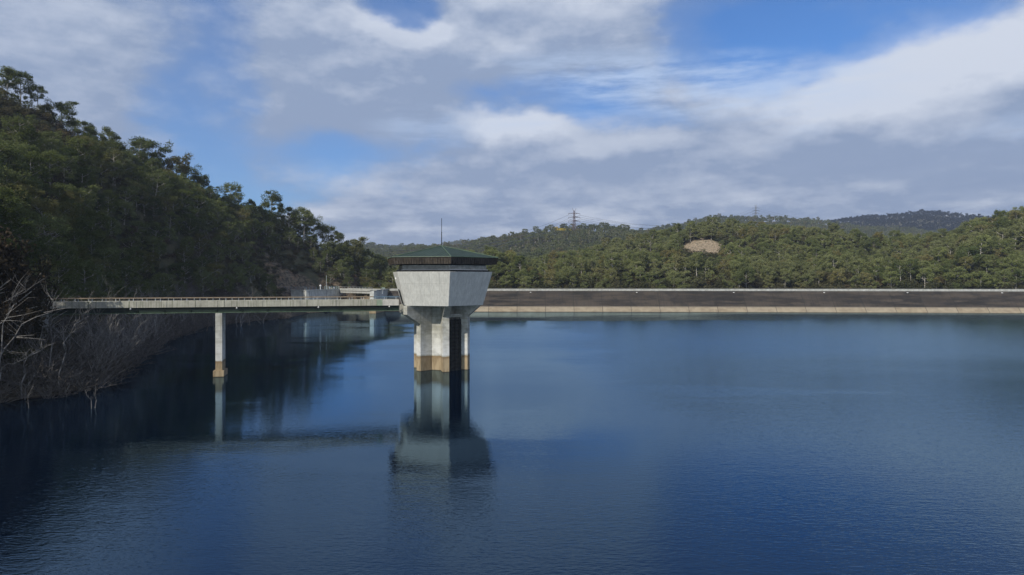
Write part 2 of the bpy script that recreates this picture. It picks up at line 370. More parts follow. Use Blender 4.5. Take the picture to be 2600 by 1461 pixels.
# left hill: skyline, then the mid slopes
for a in ((-40, 255, 220), (0, 284, 228), (60, 296, 232), (110, 312, 236), (170, 375, 245), (280, 432, 262), (400, 462, 285), (530, 545, 310), (620, 565, 322), (700, 596, 335), (780, 622, 345),
          (850, 668, 355), (950, 705, 370)): cpt(*a)
for a in ((0, 600, 125), (200, 600, 155), (400, 640, 205), (600, 665, 270), (760, 670, 310), (300, 520, 218), (100, 450, 185), (500, 600, 258),
          (700, 700, 285), (740, 730, 290), (640, 750, 262), (520, 770, 232), (430, 740, 200), (870, 690, 345), (940, 705, 352), (790, 684, 330), (740, 690, 318)): cpt(*a)
cp += [(-210, 310, 50), (-200, 370, 26), (-160, 430, 12), (-120, 460, 8), (-70, 430, 4), (-280, 280, 55), (-240, 180, 80), (-260, 100, 88), (-190, 100, 72), (-150, 70, 64), (-180, 20, 76), (-150, -20, 68),
       (-115, 20, 58), (-112, 55, 52), (-120, -60, 56), (-200, -80, 90), (-300, 0, 100), (-110, 80, 40), (-95, 105, 25)]  # off-frame hill points here are raised to throw shade on the left bank
# behind the dam
for a in ((1240, 708, 335), (1260, 690, 360), (1300, 700, 370), (1350, 725, 345), (1400, 730, 350), (1500, 728, 345), (1650, 726, 340), (1800, 726, 335), (1950, 726, 335),
          (2100, 724, 330), (2250, 722, 326), (2400, 716, 322), (2600, 708, 315), (1100, 735, 345), (1000, 735, 345), (2800, 700, 305)): cpt(*a)
for a in ((1340, 726, 420), (1420, 703, 430), (1500, 680, 450), (1580, 652, 470), (1650, 628, 500), (1720, 614, 510), (1800, 607, 520), (1900, 608, 520), (2000, 618, 530), (2100, 629, 530), (2200, 640, 510),
          (2300, 645, 480), (2400, 622, 450), (2500, 604, 420), (2600, 590, 400), (2750, 540, 400), (2900, 520, 400),
          (1500, 702, 395), (1700, 668, 420), (1900, 660, 430), (2100, 670, 420), (2300, 680, 410), (2500, 655, 370), (1780, 610, 476), (1780, 632, 460), (1780, 654, 446), (1800, 672, 425)): cpt(*a)
for x in (150, 0, -60, 250, 400): cp.append((x * 1.5, 640, 14))
for a in ((1210, 652, 880), (1260, 640, 900), (1330, 620, 950), (1400, 602, 1000), (1460, 592, 1000), (1520, 590, 1000), (1600, 600, 1050), (1700, 612, 1100), (1300, 670, 780), (1450, 650, 780), (1600, 650, 800), (1350, 690, 680), (1100, 670, 900), (1000, 680, 900)): cpt(*a)
for a in ((1700, 592, 1500), (1780, 574, 1550), (1850, 560, 1600), (1918, 562, 1600), (2000, 572, 1600), (2100, 574, 1600), (2200, 592, 1500), (2320, 612, 1400), (2450, 640, 1300), (1750, 620, 1250), (2000, 615, 1250), (2200, 630, 1150), (2600, 640, 1200)): cpt(*a)
for a in ((2050, 584, 2300), (2120, 568, 2300), (2200, 559, 2250), (2300, 552, 2200), (2380, 550, 2200), (2450, 556, 2150), (2520, 566, 2100), (2620, 575, 2100), (2300, 600, 1850), (2450, 600, 1800), (2150, 605, 1900), (2700, 590, 2100)): cpt(*a)
for a in ((930, 634, 1500), (1000, 640, 1500), (1060, 642, 1500), (950, 660, 1150), (1130, 622, 2500), (1180, 618, 2500), (1230, 622, 2500), (1080, 640, 2400), (1300, 640, 2300), (850, 640, 1600), (700, 650, 1600), (1150, 660, 1500), (1500, 640, 2000), (1700, 630, 2200)): cpt(*a)
cp += [(x, 3300, 60) for x in (-2600, -1200, 0, 1200, 2600)] + [(-1500, 1200, 60), (-1500, 200, 80), (-1200, -700, 60), (0, -900, 40), (1200, -700, 40), (1500, 300, 60), (1300, 1000, 60), (700, 200, 40), (640, 330, 40), (600, -100, 30), (-300, 700, 30), (-600, 400, 60)]
cp = np.array(cp)
_ph = rng.uniform(0, 6.28, (10, 2)); _dr = rng.uniform(0, 6.28, 10)
def wob(x, y):
    z = 0
    for i in range(10):
        k = 2 * math.pi / (9 * 1.45 ** i); a = _dr[i]
        z = z + (0.16 * 1.32 ** i) * np.sin(k * (x * math.cos(a) + y * math.sin(a)) + _ph[i, 0]) * np.cos(k * (-x * math.sin(a) + y * math.cos(a)) * .8 + _ph[i, 1])
    return z
def kern(d2): return np.sqrt(d2 + 9.0)
A = kern(((cp[:, None, :2] - cp[None, :, :2]) ** 2).sum(-1)); n = len(cp)
S = np.zeros((n + 1, n + 1)); S[:n, :n] = A + np.eye(n) * -0.4; S[n, :n] = S[:n, n] = 1
W = np.linalg.solve(S, np.append(cp[:, 2], 0))
def land(x, y):
    z = np.full(x.shape, W[n])
    for i in range(n): z = z + W[i] * kern((x - cp[i, 0]) ** 2 + (y - cp[i, 1]) ** 2)
    return z
def height(x, y):
    x = np.asarray(x, float); y = np.asarray(y, float)
    z = land(x, y); d = seg_dist(x, y, lake); ins = inside(x, y, lake)
    sc2 = np.clip((np.hypot(x, y) - 500) / 1500, 0, 1)
    z = z + wob(x, y) * (1 + 2 * sc2) * np.clip(d / 15, 0, 1)
    near = (x > -78) & (y > 240) & (y < 420)
    zl = np.minimum(np.maximum(z, 0.3), 0.25 + d * 0.5 + d * d * 0.02)
    zl = np.where(near, np.clip(z, -2, np.maximum(2.0 + (d - 12) * .5, -1)), zl)
    wr = np.exp(-(((x + 92) / 38) ** 2 + ((y - 336) / 30) ** 2) * 1.2)
    rz = np.minimum(z, 9.4 + np.maximum(d - 13, 0) * 1.6); zl = np.where((x < -78) & (y > 300), zl * (1 - wr) + np.maximum(rz, zl) * wr, zl)
    return np.where(ins, -np.minimum(d * 0.35, 5.0) - 0.02, zl)
def axis(parts):
    out = []
    for a, b, st in parts: out += list(np.arange(a, b, st))
    return np.array(out + [parts[-1][1]])
gx = axis([(-3400, -1200, 100), (-1200, -320, 25), (-320, 380, 3.0), (380, 1400, 20), (1400, 3400, 100)])
gy = axis([(-1200, -100, 50), (-100, 60, 10), (60, 480, 3.0), (480, 1200, 10), (1200, 2800, 25), (2800, 6000, 200)])
GX, GY = np.meshgrid(gx, gy); GZ = height(GX, GY)
nxx, nyy = len(gx), len(gy)
me = bpy.data.meshes.new('ground')
verts = np.stack([GX.ravel(), GY.ravel(), GZ.ravel()], 1)
ii = np.arange(nyy - 1)[:, None] * nxx + np.arange(nxx - 1)[None, :]
quads = np.stack([ii, ii + 1, ii + 1 + nxx, ii + nxx], -1).reshape(-1, 4)
me.vertices.add(len(verts)); me.vertices.foreach_set('co', verts.ravel())
me.loops.add(quads.size); me.loops.foreach_set('vertex_index', quads.ravel().astype(np.int32))
me.polygons.add(len(quads)); me.polygons.foreach_set('loop_start', np.arange(0, quads.size, 4, dtype=np.int32))
me.update(calc_edges=True)
me.polygons.foreach_set('use_smooth', np.ones(len(quads), bool))
def hgrid(x, y):     # fast lookup in the terrain grid
    x = np.clip(np.asarray(x, float), gx[0], gx[-1] - 1e-3); y = np.clip(np.asarray(y, float), gy[0], gy[-1] - 1e-3)
    i = np.searchsorted(gx, x, 'right') - 1; j = np.searchsorted(gy, y, 'right') - 1
    tx = (x - gx[i]) / (gx[i + 1] - gx[i]); ty = (y - gy[j]) / (gy[j + 1] - gy[j])
    return (GZ[j, i] * (1 - tx) + GZ[j, i + 1] * tx) * (1 - ty) + (GZ[j + 1, i] * (1 - tx) + GZ[j + 1, i + 1] * tx) * ty
CLEAR = (P(1780, 632, 460), 12.5)
def ground_mat():
    m, g, b, _ = mat('bush_ground'); p = pos(g); z = g.sep(p)[2]
    n = g.noise(p, .12, 8, .65); f = g.noise(p, 1.4, 6, .65)
    col = g.mix(g.ramp(n, .4, .62), (.044, .050, .026), (.092, .086, .046))
    col = g.mix(g.math('MULTIPLY', g.ramp(f, .45, .7), .6), col, (.045, .04, .025))
    # bare rock and soil cuts
    def spot(c0, rx, ry, wt=1.0):
        mp = g.mapping(p, (c0[0], c0[1], c0[2]), (0, 0, 0), (rx, ry, rx * 1.2), 'TEXTURE')
        gr = g.new('ShaderNodeTexGradient', gradient_type='SPHERICAL'); g.put(gr.inputs[0], mp)
        return g.math('MULTIPLY', g.ramp(g.math('ADD', gr.outputs[1], g.math('MULTIPLY', g.math('SUBTRACT', g.noise(p, .25, 5), .5), .5)), .05, .3), wt)
    cracks = g.noise(g.mapping(p, scale=(1, 1, 2.0)), .55, 8, .75)
    rock = g.mix(g.ramp(cracks, .42, .58), (.045, .036, .027), (.20, .155, .10))
    rock = g.mix(g.ramp(g.noise(p, .4, 4), .5, .65, 0, .5), rock, (.27, .16, .085))
    sp = g.math('MAXIMUM', spot(P(800, 712, 308), 30, 22), spot(P(900, 712, 330), 20, 20))
    sp = g.math('MAXIMUM', sp, spot(P(655, 642, 266), 11, 16, .8)); sp = g.math('MAXIMUM', sp, spot(P(800, 632, 320), 12, 12)); sp = g.math('MAXIMUM', sp, spot(P(120, 312, 190), 22, 22, .7))
    col = g.mix(sp, col, rock)
    soil = g.mix(g.ramp(f, .35, .65), (.15, .11, .07), (.38, .31, .22))
    col = g.mix(g.math('MULTIPLY', spot(CLEAR[0], 17, 28), g.ramp(g.noise(p, .5, 6, .7), .36, .5, .25, 1.0)), col, soil)
    # drawdown margin of the lake
    shoreb = g.mix(g.ramp(f, .4, .6), (.028, .023, .016), (.10, .080, .052))
    col = g.mix(g.ramp(g.math('ADD', z, g.math('MULTIPLY', g.math('SUBTRACT', n, .5), 2.0)), 1.2, 2.6, 1.0, 0.0), col, shoreb)
    col = g.mix(g.ramp(z, .0, .3, 1.0, 0.0), col, (.015, .012, .008))
    setb(g, b, col, .95, 0, g.math('ADD', f, g.math('MULTIPLY', cracks, 1.5)), .8, .35); return m
me.materials.append(ground_mat())
tag(bpy.data.objects.new('ground', me), kind='structure'); C.objects.link(bpy.data.objects['ground'])

# ------------------------------------------------------------------ water
def water_mat():
    m, g, b, out = mat('lake_water'); m.node_tree.nodes.remove(b); p = pos(g); X, Y, Z = g.sep(p)
    g1 = g.noise(g.mapping(p, rot=(0, 0, R(12)), scale=(.9, 2.4, 1)), 1.0, 3, .6)
    g2 = g.noise(g.mapping(p, rot=(0, 0, R(-20)), scale=(.30, .8, 1)), 1.0, 2, .5)
    g3 = g.noise(g.mapping(p, rot=(0, 0, R(4)), scale=(2.0, 4.8, 1)), 1.0, 2, .5)
    # wind: calm by the far wall and in the cove, ruffled over the open water
    big = g.noise(g.mapping(p, scale=(.011, .030, 1)), 1.0, 4, .6)
    wob_ = g.math('MULTIPLY', g.math('SUBTRACT', big, .5), 60.0)
    yy = g.math('ADD', Y, wob_); xx = g.math('ADD', X, g.math('MULTIPLY', wob_, .8))
    open_ = g.math('MULTIPLY', g.ramp(yy, 252, 244), g.ramp(yy, 75, 170)); open_ = g.math('MULTIPLY', open_, g.ramp(xx, -44, -16))
    strip = g.math('MULTIPLY', g.ramp(xx, 60, 110), g.ramp(yy, 60, 160))
    wind = g.math('MAXIMUM', open_, strip)
    patch = g.ramp(big, .50, .60); wind = g.math('MAXIMUM', wind, g.math('MULTIPLY', patch, .30))
    nearr = g.math('MULTIPLY', g.ramp(Y, 75, 45), g.ramp(X, -5, 12)); wind = g.math('MAXIMUM', wind, g.math('MULTIPLY', nearr, .35))
    h = g.math('ADD', g.math('MULTIPLY', g1, .60), g.math('ADD', g.math('MULTIPLY', g2, .55), g.math('MULTIPLY', g3, .62)))
    g4 = g.noise(g.mapping(p, rot=(0, 0, R(-7)), scale=(.07, .24, 1)), 1.0, 3, .55)
    calm = g.math('MULTIPLY', g.ramp(yy, 46, 66), g.ramp(g.math('MAXIMUM', xx, -100), 26, 6))
    h = g.math('MULTIPLY', h, g.ramp(calm, 0, 1, 1.25, .42))
    h = g.math('ADD', g.math('MULTIPLY', h, g.ramp(wind, 0, 1, .32, .42)), g.math('MULTIPLY', g4, g.ramp(wind, .1, 1, 0, .9)))
    bn = g.new('ShaderNodeBump'); g.put(bn.inputs['Height'], h); bn.inputs['Strength'].default_value = 1.0; bn.inputs['Distance'].default_value = .06
    gl = g.new('ShaderNodeBsdfGlossy'); gl.distribution = 'MULTI_GGX'; gl.inputs['Color'].default_value = (.56, .80, 1.0, 1); g.put(gl.inputs['Roughness'], g.ramp(wind, 0, 1, .010, .09))
    # normals tilted towards the near shore in the wind area to reflect higher sky
    nrm_ = g.vmath('NORMALIZE', g.vmath('ADD', bn.outputs[0], g.comb(0.0, g.math('MULTIPLY', wind, -.07), 0.0))); g.put(gl.inputs['Normal'], nrm_)
    df = g.new('ShaderNodeBsdfDiffuse'); df.inputs['Color'].default_value = (.0003, .0030, .010, 1)
    fr = g.new('ShaderNodeFresnel'); g.put(fr.inputs['IOR'], g.ramp(wind, 0, 1, 1.66, 2.3)); g.put(fr.inputs['Normal'], nrm_)
    mx = g.new('ShaderNodeMixShader'); g.put(mx.inputs[0], fr.outputs[0]); g.l.new(df.outputs[0], mx.inputs[1]); g.l.new(gl.outputs[0], mx.inputs[2]); g.l.new(mx.outputs[0], out.inputs[0]); return m
mb = MB(); mb.poly([(-130, -320, 0), (620, -320, 0), (620, 330, 0), (-130, 330, 0)])
tag(mb.build('water', water_mat()), kind='structure')

# ------------------------------------------------------------------ intake tower
TC = (-12.06, 117.0); PH = 14.3
def hexv(r, k=None):
    o = []
    for i in range(6):
        a = R(PH - 60 * i); o.append((r * math.sin(a), -r * math.cos(a)))
    return o[::-1] if False else o
def ccw(pts):
    s2 = sum(pts[i][0] * pts[(i + 1) % len(pts)][1] - pts[(i + 1) % len(pts)][0] * pts[i][1] for i in range(len(pts)))
    return pts if s2 > 0 else pts[::-1]
T = thing('intake_tower', 'hexagonal concrete water intake tower with green hipped roof standing in the lake', 'tower', (TC[0], TC[1], 0))
# shaft: core hexagon with six radial ribs
mb = MB(); ap = 2.3; rc = ap / math.cos(R(30)); mb.prism(ccw(hexv(rc + .15)), -5, 10.9)
mb.build('core', M['shaft'], T)
def radial(phi): a = R(phi); return Vector((math.sin(a), -math.cos(a), 0)), Vector((math.cos(a), math.sin(a), 0))
for i in range(6):
    phi = PH - 60 * i; rd, tg = radial(phi); hw = .56; ro = 4.9
    big = i in (1, 2)                # the two that carry the bridge
    mb = MB()
    prof = [(1.6, -5), (ro, -5), (ro, 9.1), (7.05, 10.93), (1.6, 10.93)] if not big else [(1.6, -5), (ro, -5), (ro, 7.85), (7.6, 9.5), (7.6, 10.93), (1.6, 10.93)]
    k = len(prof); base = len(mb.v)
    for sgn in (-1, 1):
        for (r_, z_) in prof: q = rd * r_ + tg * (hw * sgn); mb.v.append((q.x, q.y, z_))
    mb.f.append(tuple(range(k))[::-1]); mb.f.append(tuple(k + j for j in range(k)))
    for j in range(k): q = (j + 1) % k; mb.f.append((j, q, k + q, k + j))
    mb.m = [0] * len(mb.f)
    mb.build('buttress', M['shaft'], T, .04)
# screens in the bays (the open bay is the right front one)
for i, (phi, m_) in enumerate(((PH + 30, 'screen'), (PH + 150, 'screen'), (PH - 150, 'screen'))):
    rd, tg = radial(phi); mb = MB(); a = 3.55; hw = 1.62
    pts = [rd * (a - .1) - tg * (hw - .06), rd * a - tg * hw, rd * a + tg * hw, rd * (a - .1) + tg * (hw - .06)]
    mb.prism(ccw([(q.x, q.y) for q in pts]), -4, 8.6); o = mb.build('screen', M[m_], T)
    fr = MB()
    for z_ in np.arange(.8, 8.7, .62):
        p0, p1 = rd * (a + .06) - tg * hw, rd * (a + .06) + tg * hw
        fr.tube([(p0.x, p0.y, z_), (p1.x, p1.y, z_)], .035, 4)
    for s_ in (-.9, 0, .9):
        p0 = rd * (a + .1) + tg * s_; fr.tube([(p0.x, p0.y, -3), (p0.x, p0.y, 8.9)], .05, 4)
    fr.build('screen_bars', M['dark_steel'], T)
    hd = MB(); pts = [rd * 2.3 - tg * hw, rd * (a + .15) - tg * hw, rd * (a + .15) + tg * hw, rd * 2.3 + tg * hw]
    hd.prism(ccw([(q.x, q.y) for q in pts]), 8.95, 9.5); hd.build('lintel', M['shaft'], T)
# box
mb = MB(); top = hexv(9.13); bot = hexv(7.45)
mb.prism(ccw(bot), 10.95, 16.54, ccw(top)); mb.build('machine_house', M['box'], T, .05)
mb = MB(); bt = [Vector(q) for q in hexv(7.45)]; tp = [Vector(q) for q in hexv(9.13)]
for zf in (.33, .66):
    ring = [bt[i].lerp(tp[i], zf) * 1.0012 for i in range(6)]
    for i in range(6): mb.tube([(*ring[i], 10.95 + 5.59 * zf), (*ring[(i + 1) % 6], 10.95 + 5.59 * zf)], .018, 4)
for i in range(6):
    for k_ in range(1, 5):
        t = k_ / 5; q0 = bt[i].lerp(bt[(i + 1) % 6], t) * 1.0012; q1 = tp[i].lerp(tp[(i + 1) % 6], t) * 1.0012; mb.tube([(*q0, 10.97), (*q1, 16.5)], .010, 4)
mb.build('formwork_joints', M['box'], T)
mb = MB(); mb.prism(ccw(hexv(8.6)), 16.545, 16.80); mb.build('gap_band', M['black'], T)
mb = MB()
for k_, z_ in enumerate((16.84, 17.04, 17.24, 17.44)):
    mb.prism(ccw(hexv(8.05 + .04 * (k_ == 0))), z_ - .03, z_ + .12)
mb.build('louvre', M['louvre'], T)
mb = MB(); mb.prism(ccw(hexv(8.32)), 16.81, 16.93); mb.build('ledge', M['white'], T)
mb = MB(); mb.prism(ccw(hexv(7.9)), 16.70, 17.95); mb.build('louvre_backing', M['dark_steel'], T)
# fascia and soffit
mb = MB(); mb.prism(ccw(hexv(9.80)), 17.76, 18.86, ccw(hexv(10.02))); fo = mb.build('fascia', M['brown'], T)
mb = MB(); hv = hexv(1.0)
for i in range(6):
    a = Vector(hv[i]); b_ = Vector(hv[(i + 1) % 6]); nn_ = 22
    for j in range(nn_ + 1):
        t = j / nn_
        q0 = (a.lerp(b_, t)) * 9.84; q1 = (a.lerp(b_, t)) * 10.06; d = (b_ - a).normalized() * .035
        out_ = (a + b_).normalized() * .04
        mb.hull8([(q0.x - d.x, q0.y - d.y, 17.77), (q0.x - d.x + out_.x, q0.y - d.y + out_.y, 17.77), (q0.x + d.x + out_.x, q0.y + d.y + out_.y, 17.77), (q0.x + d.x, q0.y + d.y, 17.77),
                  (q1.x - d.x, q1.y - d.y, 18.84), (q1.x - d.x + out_.x, q1.y - d.y + out_.y, 18.84), (q1.x + d.x + out_.x, q1.y + d.y + out_.y, 18.84), (q1.x + d.x, q1.y + d.y, 18.84)])
mb.build('cladding_ribs', M['brown'], fo)
# roof with UV along the eaves
mb = MB(); hv = hexv(10.12); uvs = []
for i in range(6):
    a, b_ = hv[i], hv[(i + 1) % 6]; L = math.dist(a, b_)
    mb.poly([(b_[0], b_[1], 18.875), (a[0], a[1], 18.875), (0, 0, 21.0)]); uvs += [(L, 0), (0, 0), (L / 2, 8.8)]
mb.poly([(p_[0], p_[1], 18.872) for p_ in hv]); uvs += [(0, 0)] * 6
ro = mb.build('roof', M['roof'], T); ul = ro.data.uv_layers.new(name='uv'); ul.data.foreach_set('uv', np.array(uvs, float).ravel())
mb = MB()
for p_ in hv: mb.tube([(p_[0], p_[1], 18.93), (0, 0, 21.05)], .075, 6)
mb.build('hip_flashing', M['flange'], ro)
mb = MB()
for i in range(6): mb.tube([(*hv[i], 18.9), (*hv[(i + 1) % 6], 18.9)], .06, 5)
mb.build('gutter', M['flange'], ro)
mb = MB(); mb.tube([(0, 0, 20.95), (0, 0, 23.4)], .07, 6); mb.tube([(0, 0, 23.4), (0, 0, 25.75)], .045, 6); mb.build('mast', M['dark_steel'], ro)
mb = MB(); rd, tg = radial(PH - 90); 
q = rd * (7.62) + tg * (-1.2); mb.box(q.x - .15, q.x + .15, q.y - .15, q.y + .15, 15.3, 15.6); mb.build('wall_lamp', M['white'], T)
mb = MB(); q0 = rd * 7.62 - tg * .9; q1 = rd * 7.62 + tg * .9
for (zz0, zz1, sd) in ((11.2, 13.6, 0),):
    a1 = rd * 6.62 - tg * .75; a2 = rd * 6.62 + tg * .75; b1 = rd * (6.62 + .66) - tg * .75; b2 = rd * (6.62 + .66) + tg * .75
    o1 = rd * .06
    mb.hull8([(a1.x, a1.y, zz0), (a2.x, a2.y, zz0), (a2.x + o1.x, a2.y + o1.y, zz0), (a1.x + o1.x, a1.y + o1.y, zz0), (b1.x, b1.y, zz1), (b2.x, b2.y, zz1), (b2.x + o1.x, b2.y + o1.y, zz1), (b1.x + o1.x, b1.y + o1.y, zz1)])
mb.build('door', M['dark_steel'], T)

# ------------------------------------------------------------------ access bridge (built along its own axis: x to the tower, y across)
bdir = Vector((1, .235)).normalized(); BA = math.atan2(bdir.y, bdir.x)
B0 = Vector((-46.1, 106.9))       # near edge above pier
def bs(X): return (X - B0.x) / bdir.x
XE = bs(-18.75)
BR = thing('access_bridge', 'long narrow footbridge with green steel girders and concrete edge walls leading to the intake tower', 'footbridge', (B0.x, B0.y, 0), BA)
XL = -54.0; BW = 3.1
M['new_panel'] = concrete('renewed_concrete', (.50, .48, .44), .25, False, 0, .2, dark=(.2, .2, .17)); M['green_stain'] = concrete('green_stained_concrete', (.30, .36, .27), .9, False, 0, .6, dark=(.05, .15, .07), sscale=3)
def seams(x0, x1): return x0, x1
spans = [(XL, -25.1), (-25.06, -.02), (.02, XE)]
mb = MB()
for a, b_ in spans: mb.box(a, b_, .22, BW - .22, 11.0, 11.22)
mb.build('deck', M['fascia'], BR)
for yy in (0, BW - .22):
    mb = MB()
    for a, b_ in spans:
        x_ = a
        while x_ < b_ - .01:
            e = min(x_ + 5.66, b_); mb.box(x_ + .012, e - .012, yy, yy + .22, 10.96, 11.95); x_ = e
    if yy == 0:
        x_ = XL
        while x_ < XE - .5: mb.box(x_ - .05, x_ + .05, -.05, 0.0, 10.98, 11.95); x_ += 5.66 if x_ < -25.1 or x_ > -1 else 4.2
    mb.build('edge_wall', M['fascia'], BR, .015)
    if yy == 0:
        mb = MB(); mb.box(XE - 2.7, XE - .02, -.006, .01, 10.965, 11.955); mb.build('wall_facing', M['new_panel'], BR)
        mb = MB(); mb.box(XE - 3.6, XE - 2.72, -.006, .01, 10.965, 11.955); mb.build('wall_facing', M['green_stain'], BR)
for yy in (.42, BW - .42):
    mb = MB()
    for a, b_ in spans:
        mb.box(a, b_, yy - .02, yy + .02, 10.16, 10.95)
        mb.box(a, b_, yy - .2, yy + .2, 10.86, 10.95)
    x_ = XL
    while x_ < XE:
        mb.box(x_ + 1, x_ + 1.03, yy - .18, yy + .18, 10.16, 10.86); x_ += 3.77
    gd = mb.build('girder', M['green_steel'], BR)
    mb = MB()
    for a, b_ in spans: mb.box(a, b_, yy - .22, yy + .22, 10.06, 10.155)
    mb.build('flange', M['flange'], gd)
mb = MB(); mb.tube([(XL, -.12, 10.62), (XE - 1, -.12, 10.62)], .04, 6); mb.build('pipe', M['dark_steel'], BR)
for yy, nm in ((.1, 0), (BW - .1, 1)):
    mb = MB(); mb.box(XL, XE - 4.1, yy - .06, yy + .06, 12.36, 12.44); mb.build('handrail', M['rail'], BR)
    mb = MB(); mb.tube([(XE - 4.1, yy, 12.4), (XE + .2, yy, 12.4)], .05, 6); mb.tube([(XE - 4.1, yy, 12.18), (XE + .2, yy, 12.18)], .03, 6); mb.build('steel_handrail', M['blue_rail'], BR)
    x_ = XL + .5 + nm * .45
    while x_ < XE - .3:
        mb = MB(); mb.box(-.035, .035, -.035, .035, 11.96, 12.355); mb.box(-.09, .09, -.08, .08, 11.952, 11.98)
        if x_ == XL + .5 + nm * .45: pm = mb.mesh('post', M['galv'])
        o = bpy.data.objects.new('post', pm); C.objects.link(o); o.parent = BR; o.location = (x_, yy, 0); x_ += 1.886
for x_ in (-12.4, -25.8, 3.7 - .9, 15.2, 26.5):   # small round white lamps hung under the near edge
    mb = MB(); mb.tube([(x_, .06, 10.95), (x_, .06, 10.84)], .05, 6); mb.tube([(x_, .06, 10.84), (x_, .06, 10.80), (x_, .06, 10.68)], [.11, .13, .06], 10); mb.build('lamp', M['white'], BR)
def bridge_pier(sx, zb, label):
    c_ = B0 + bdir * sx; o = thing('bridge_pier', label, 'bridge pier', (c_.x, c_.y, 0), BA, 'piers under the access bridge')
    mb = MB(); mb.prism([(-.8, -.15), (.8, -.15), (.8, 3.25), (-.8, 3.25)], zb - 4, zb + 1.0); mb.build('footing', M['pier'], o, .03)
    mb = MB(); mb.hull8([(-.5, .2, zb + .99), (.5, .2, zb + .99), (.5, 2.9, zb + .99), (-.5, 2.9, zb + .99), (-.5, .1, 10.0), (.5, .1, 10.0), (.5, 3.0, 10.0), (-.5, 3.0, 10.0)]); mb.build('column', M['pier'], o, .03)
    for yy in (.42, BW - .42): mb = MB(); mb.box(-.3, .3, yy - .25, yy + .25, 10.0, 10.06); mb.build('bearing', M['dark_steel'], o)
bridge_pier(0.15, 0, 'tall slim concrete bridge pier on a block footing standing in open water')
bridge_pier(-25.1, 1.6, 'shaded bridge pier among the dead trees on the bank')
mb = MB(); q = B0 + bdir * (XL - .5)
ab = thing('bridge_abutment', 'concrete abutment at the bank end of the access bridge under the trees', 'abutment', (q.x, q.y, 0), BA)
mb = MB(); mb.box(-5, .48, -.6, 3.7, 4, 10.0); mb.build('block', M['fascia'], ab, .05); mb = MB(); mb.box(-5, -.1, -.6, 3.7, 10.004, 11.3); mb.build('back_wall', M['fascia'], ab, .05)

# ------------------------------------------------------------------ dam
D = thing('dam_wall', 'long dark stained concrete dam with pale parapet and tan drawdown band', 'dam', (0, 0, 0))
dl = [Vector(p_) for p_ in damw[2:]]
crest = []
path = []
acc = 0; PW = 12.85
for i in range(len(dl) - 1):
    seg = dl[i + 1] - dl[i]; k = max(1, int(seg.length / 4))
    for j in range(k): path.append(dl[i] + seg * (j / k))
path.append(dl[-1])
def nrm(i):
    a = path[max(i - 1, 0)]; b_ = path[min(i + 1, len(path) - 1)]; d = (b_ - a).normalized(); return Vector((-d.y, d.x))
mb = MB(); prof = [(-6.5, -6.5), (0, 0), (8.9, 9.48), (9.2, 9.48), (13.5, 9.48), (15.5, -6)]
arc = [0]
for i in range(1, len(path)): arc.append(arc[-1] + (path[i] - path[i - 1]).length)
k = len(prof)
for i, p_ in enumerate(path):
    nn_ = nrm(i)
    for (u, z_) in prof: mb.v.append((p_.x + nn_.x * u, p_.y + nn_.y * u, z_))
uvs = []
for i in range(len(path) - 1):
    for j in range(k - 1):
        mb.f.append((i * k + j, (i + 1) * k + j, (i + 1) * k + j + 1, i * k + j + 1)); mb.m.append(0)
        a0, a1 = arc[i] / PW + .3, arc[i + 1] / PW + .3; uvs += [(a0, j), (a1, j), (a1, j + 1), (a0, j + 1)]
mb.f.append(tuple(range(k))); mb.m.append(0); uvs += [(0, 0)] * k
o = mb.build('dam_face', M['dam'], D); ul = o.data.uv_layers.new(name='uv'); ul.data.foreach_set('uv', np.array(uvs, float).ravel())
def off(u): return [tuple(path[i] + nrm(i) * u) for i in range(len(path))]
def sweepwall(u0, u1, z0, z1): m_ = MB(); m_.sweep(off((u0 + u1) / 2), [(-(u1 - u0) / 2, z0), ((u1 - u0) / 2, z0), ((u1 - u0) / 2, z1), (-(u1 - u0) / 2, z1)]); return m_
sweepwall(8.7, 9.1, 9.40, 10.32).build('parapet', M['parapet'], D)
sweepwall(13.0, 13.4, 9.40, 10.32).build('parapet', M['parapet'], D)
mb = sweepwall(8.93, 8.97, 10.58, 10.63)
for i in range(0, len(path), 1):
    q = path[i] + nrm(i) * 8.95; mb.box(q.x - .03, q.x + .03, q.y - .03, q.y + .03, 10.32, 10.6)
mb.build('railing', M['wire'], D)
def at_dam(px, u, z):     # nearest path index seen at photo column px
    best = min(range(len(path)), key=lambda i: abs((path[i] + nrm(i) * u).x / (path[i] + nrm(i) * u).y - (px - HX) / F)); return path[best] + nrm(best) * u
for px in (1352, 1614, 1862, 2096, 2300, 2534):
    q = at_dam(px, 8.0, 8.6); mb = MB(); mb.box(-.30, .30, -.3, .1, -.08, .09); mb.box(-.06, .06, 0, .8, .05, .16)
    lo = mb.build('lamp', M['white'], D); lo.location = (q.x, q.y, 8.75)
# small expansion posts in the parapet
# ------------------------------------------------------------------ spillway
SA = thing('spillway_wall', 'blue-grey streaked training wall of the spillway beside the rock cut', 'retaining wall', (0, 0, 0))
mb = MB()
front = [(-97, 299.5), (-92.0, 297.5), (-89.3, 296.2), (-88.2, 297.2), (-86.5, 302), (-84.0, 310.5), (-80.9, 320.5)]
back = [(-80.9, 326), (-99, 326)]
mb.prism(ccw(front + back), -5, 9.9); mb.build('wall', M['spill'], SA, .05)
mb = MB()
lip = [(x_ + .15, y_ - .25) for x_, y_ in front]
mb.sweep([(x_, y_) for x_, y_ in front], [(-.25, 9.904), (.3, 9.904), (.3, 10.2), (-.25, 10.2)]); mb.build('coping', M['spill'], SA)
mb = MB()
for z_ in (10.65, 11.1, 11.5): mb.sweep([(x_, y_) for x_, y_ in [(-106, 305)] + front[:5]], [(-.04, z_ - .035), (.04, z_ - .035), (.04, z_ + .035), (-.04, z_ + .035)])
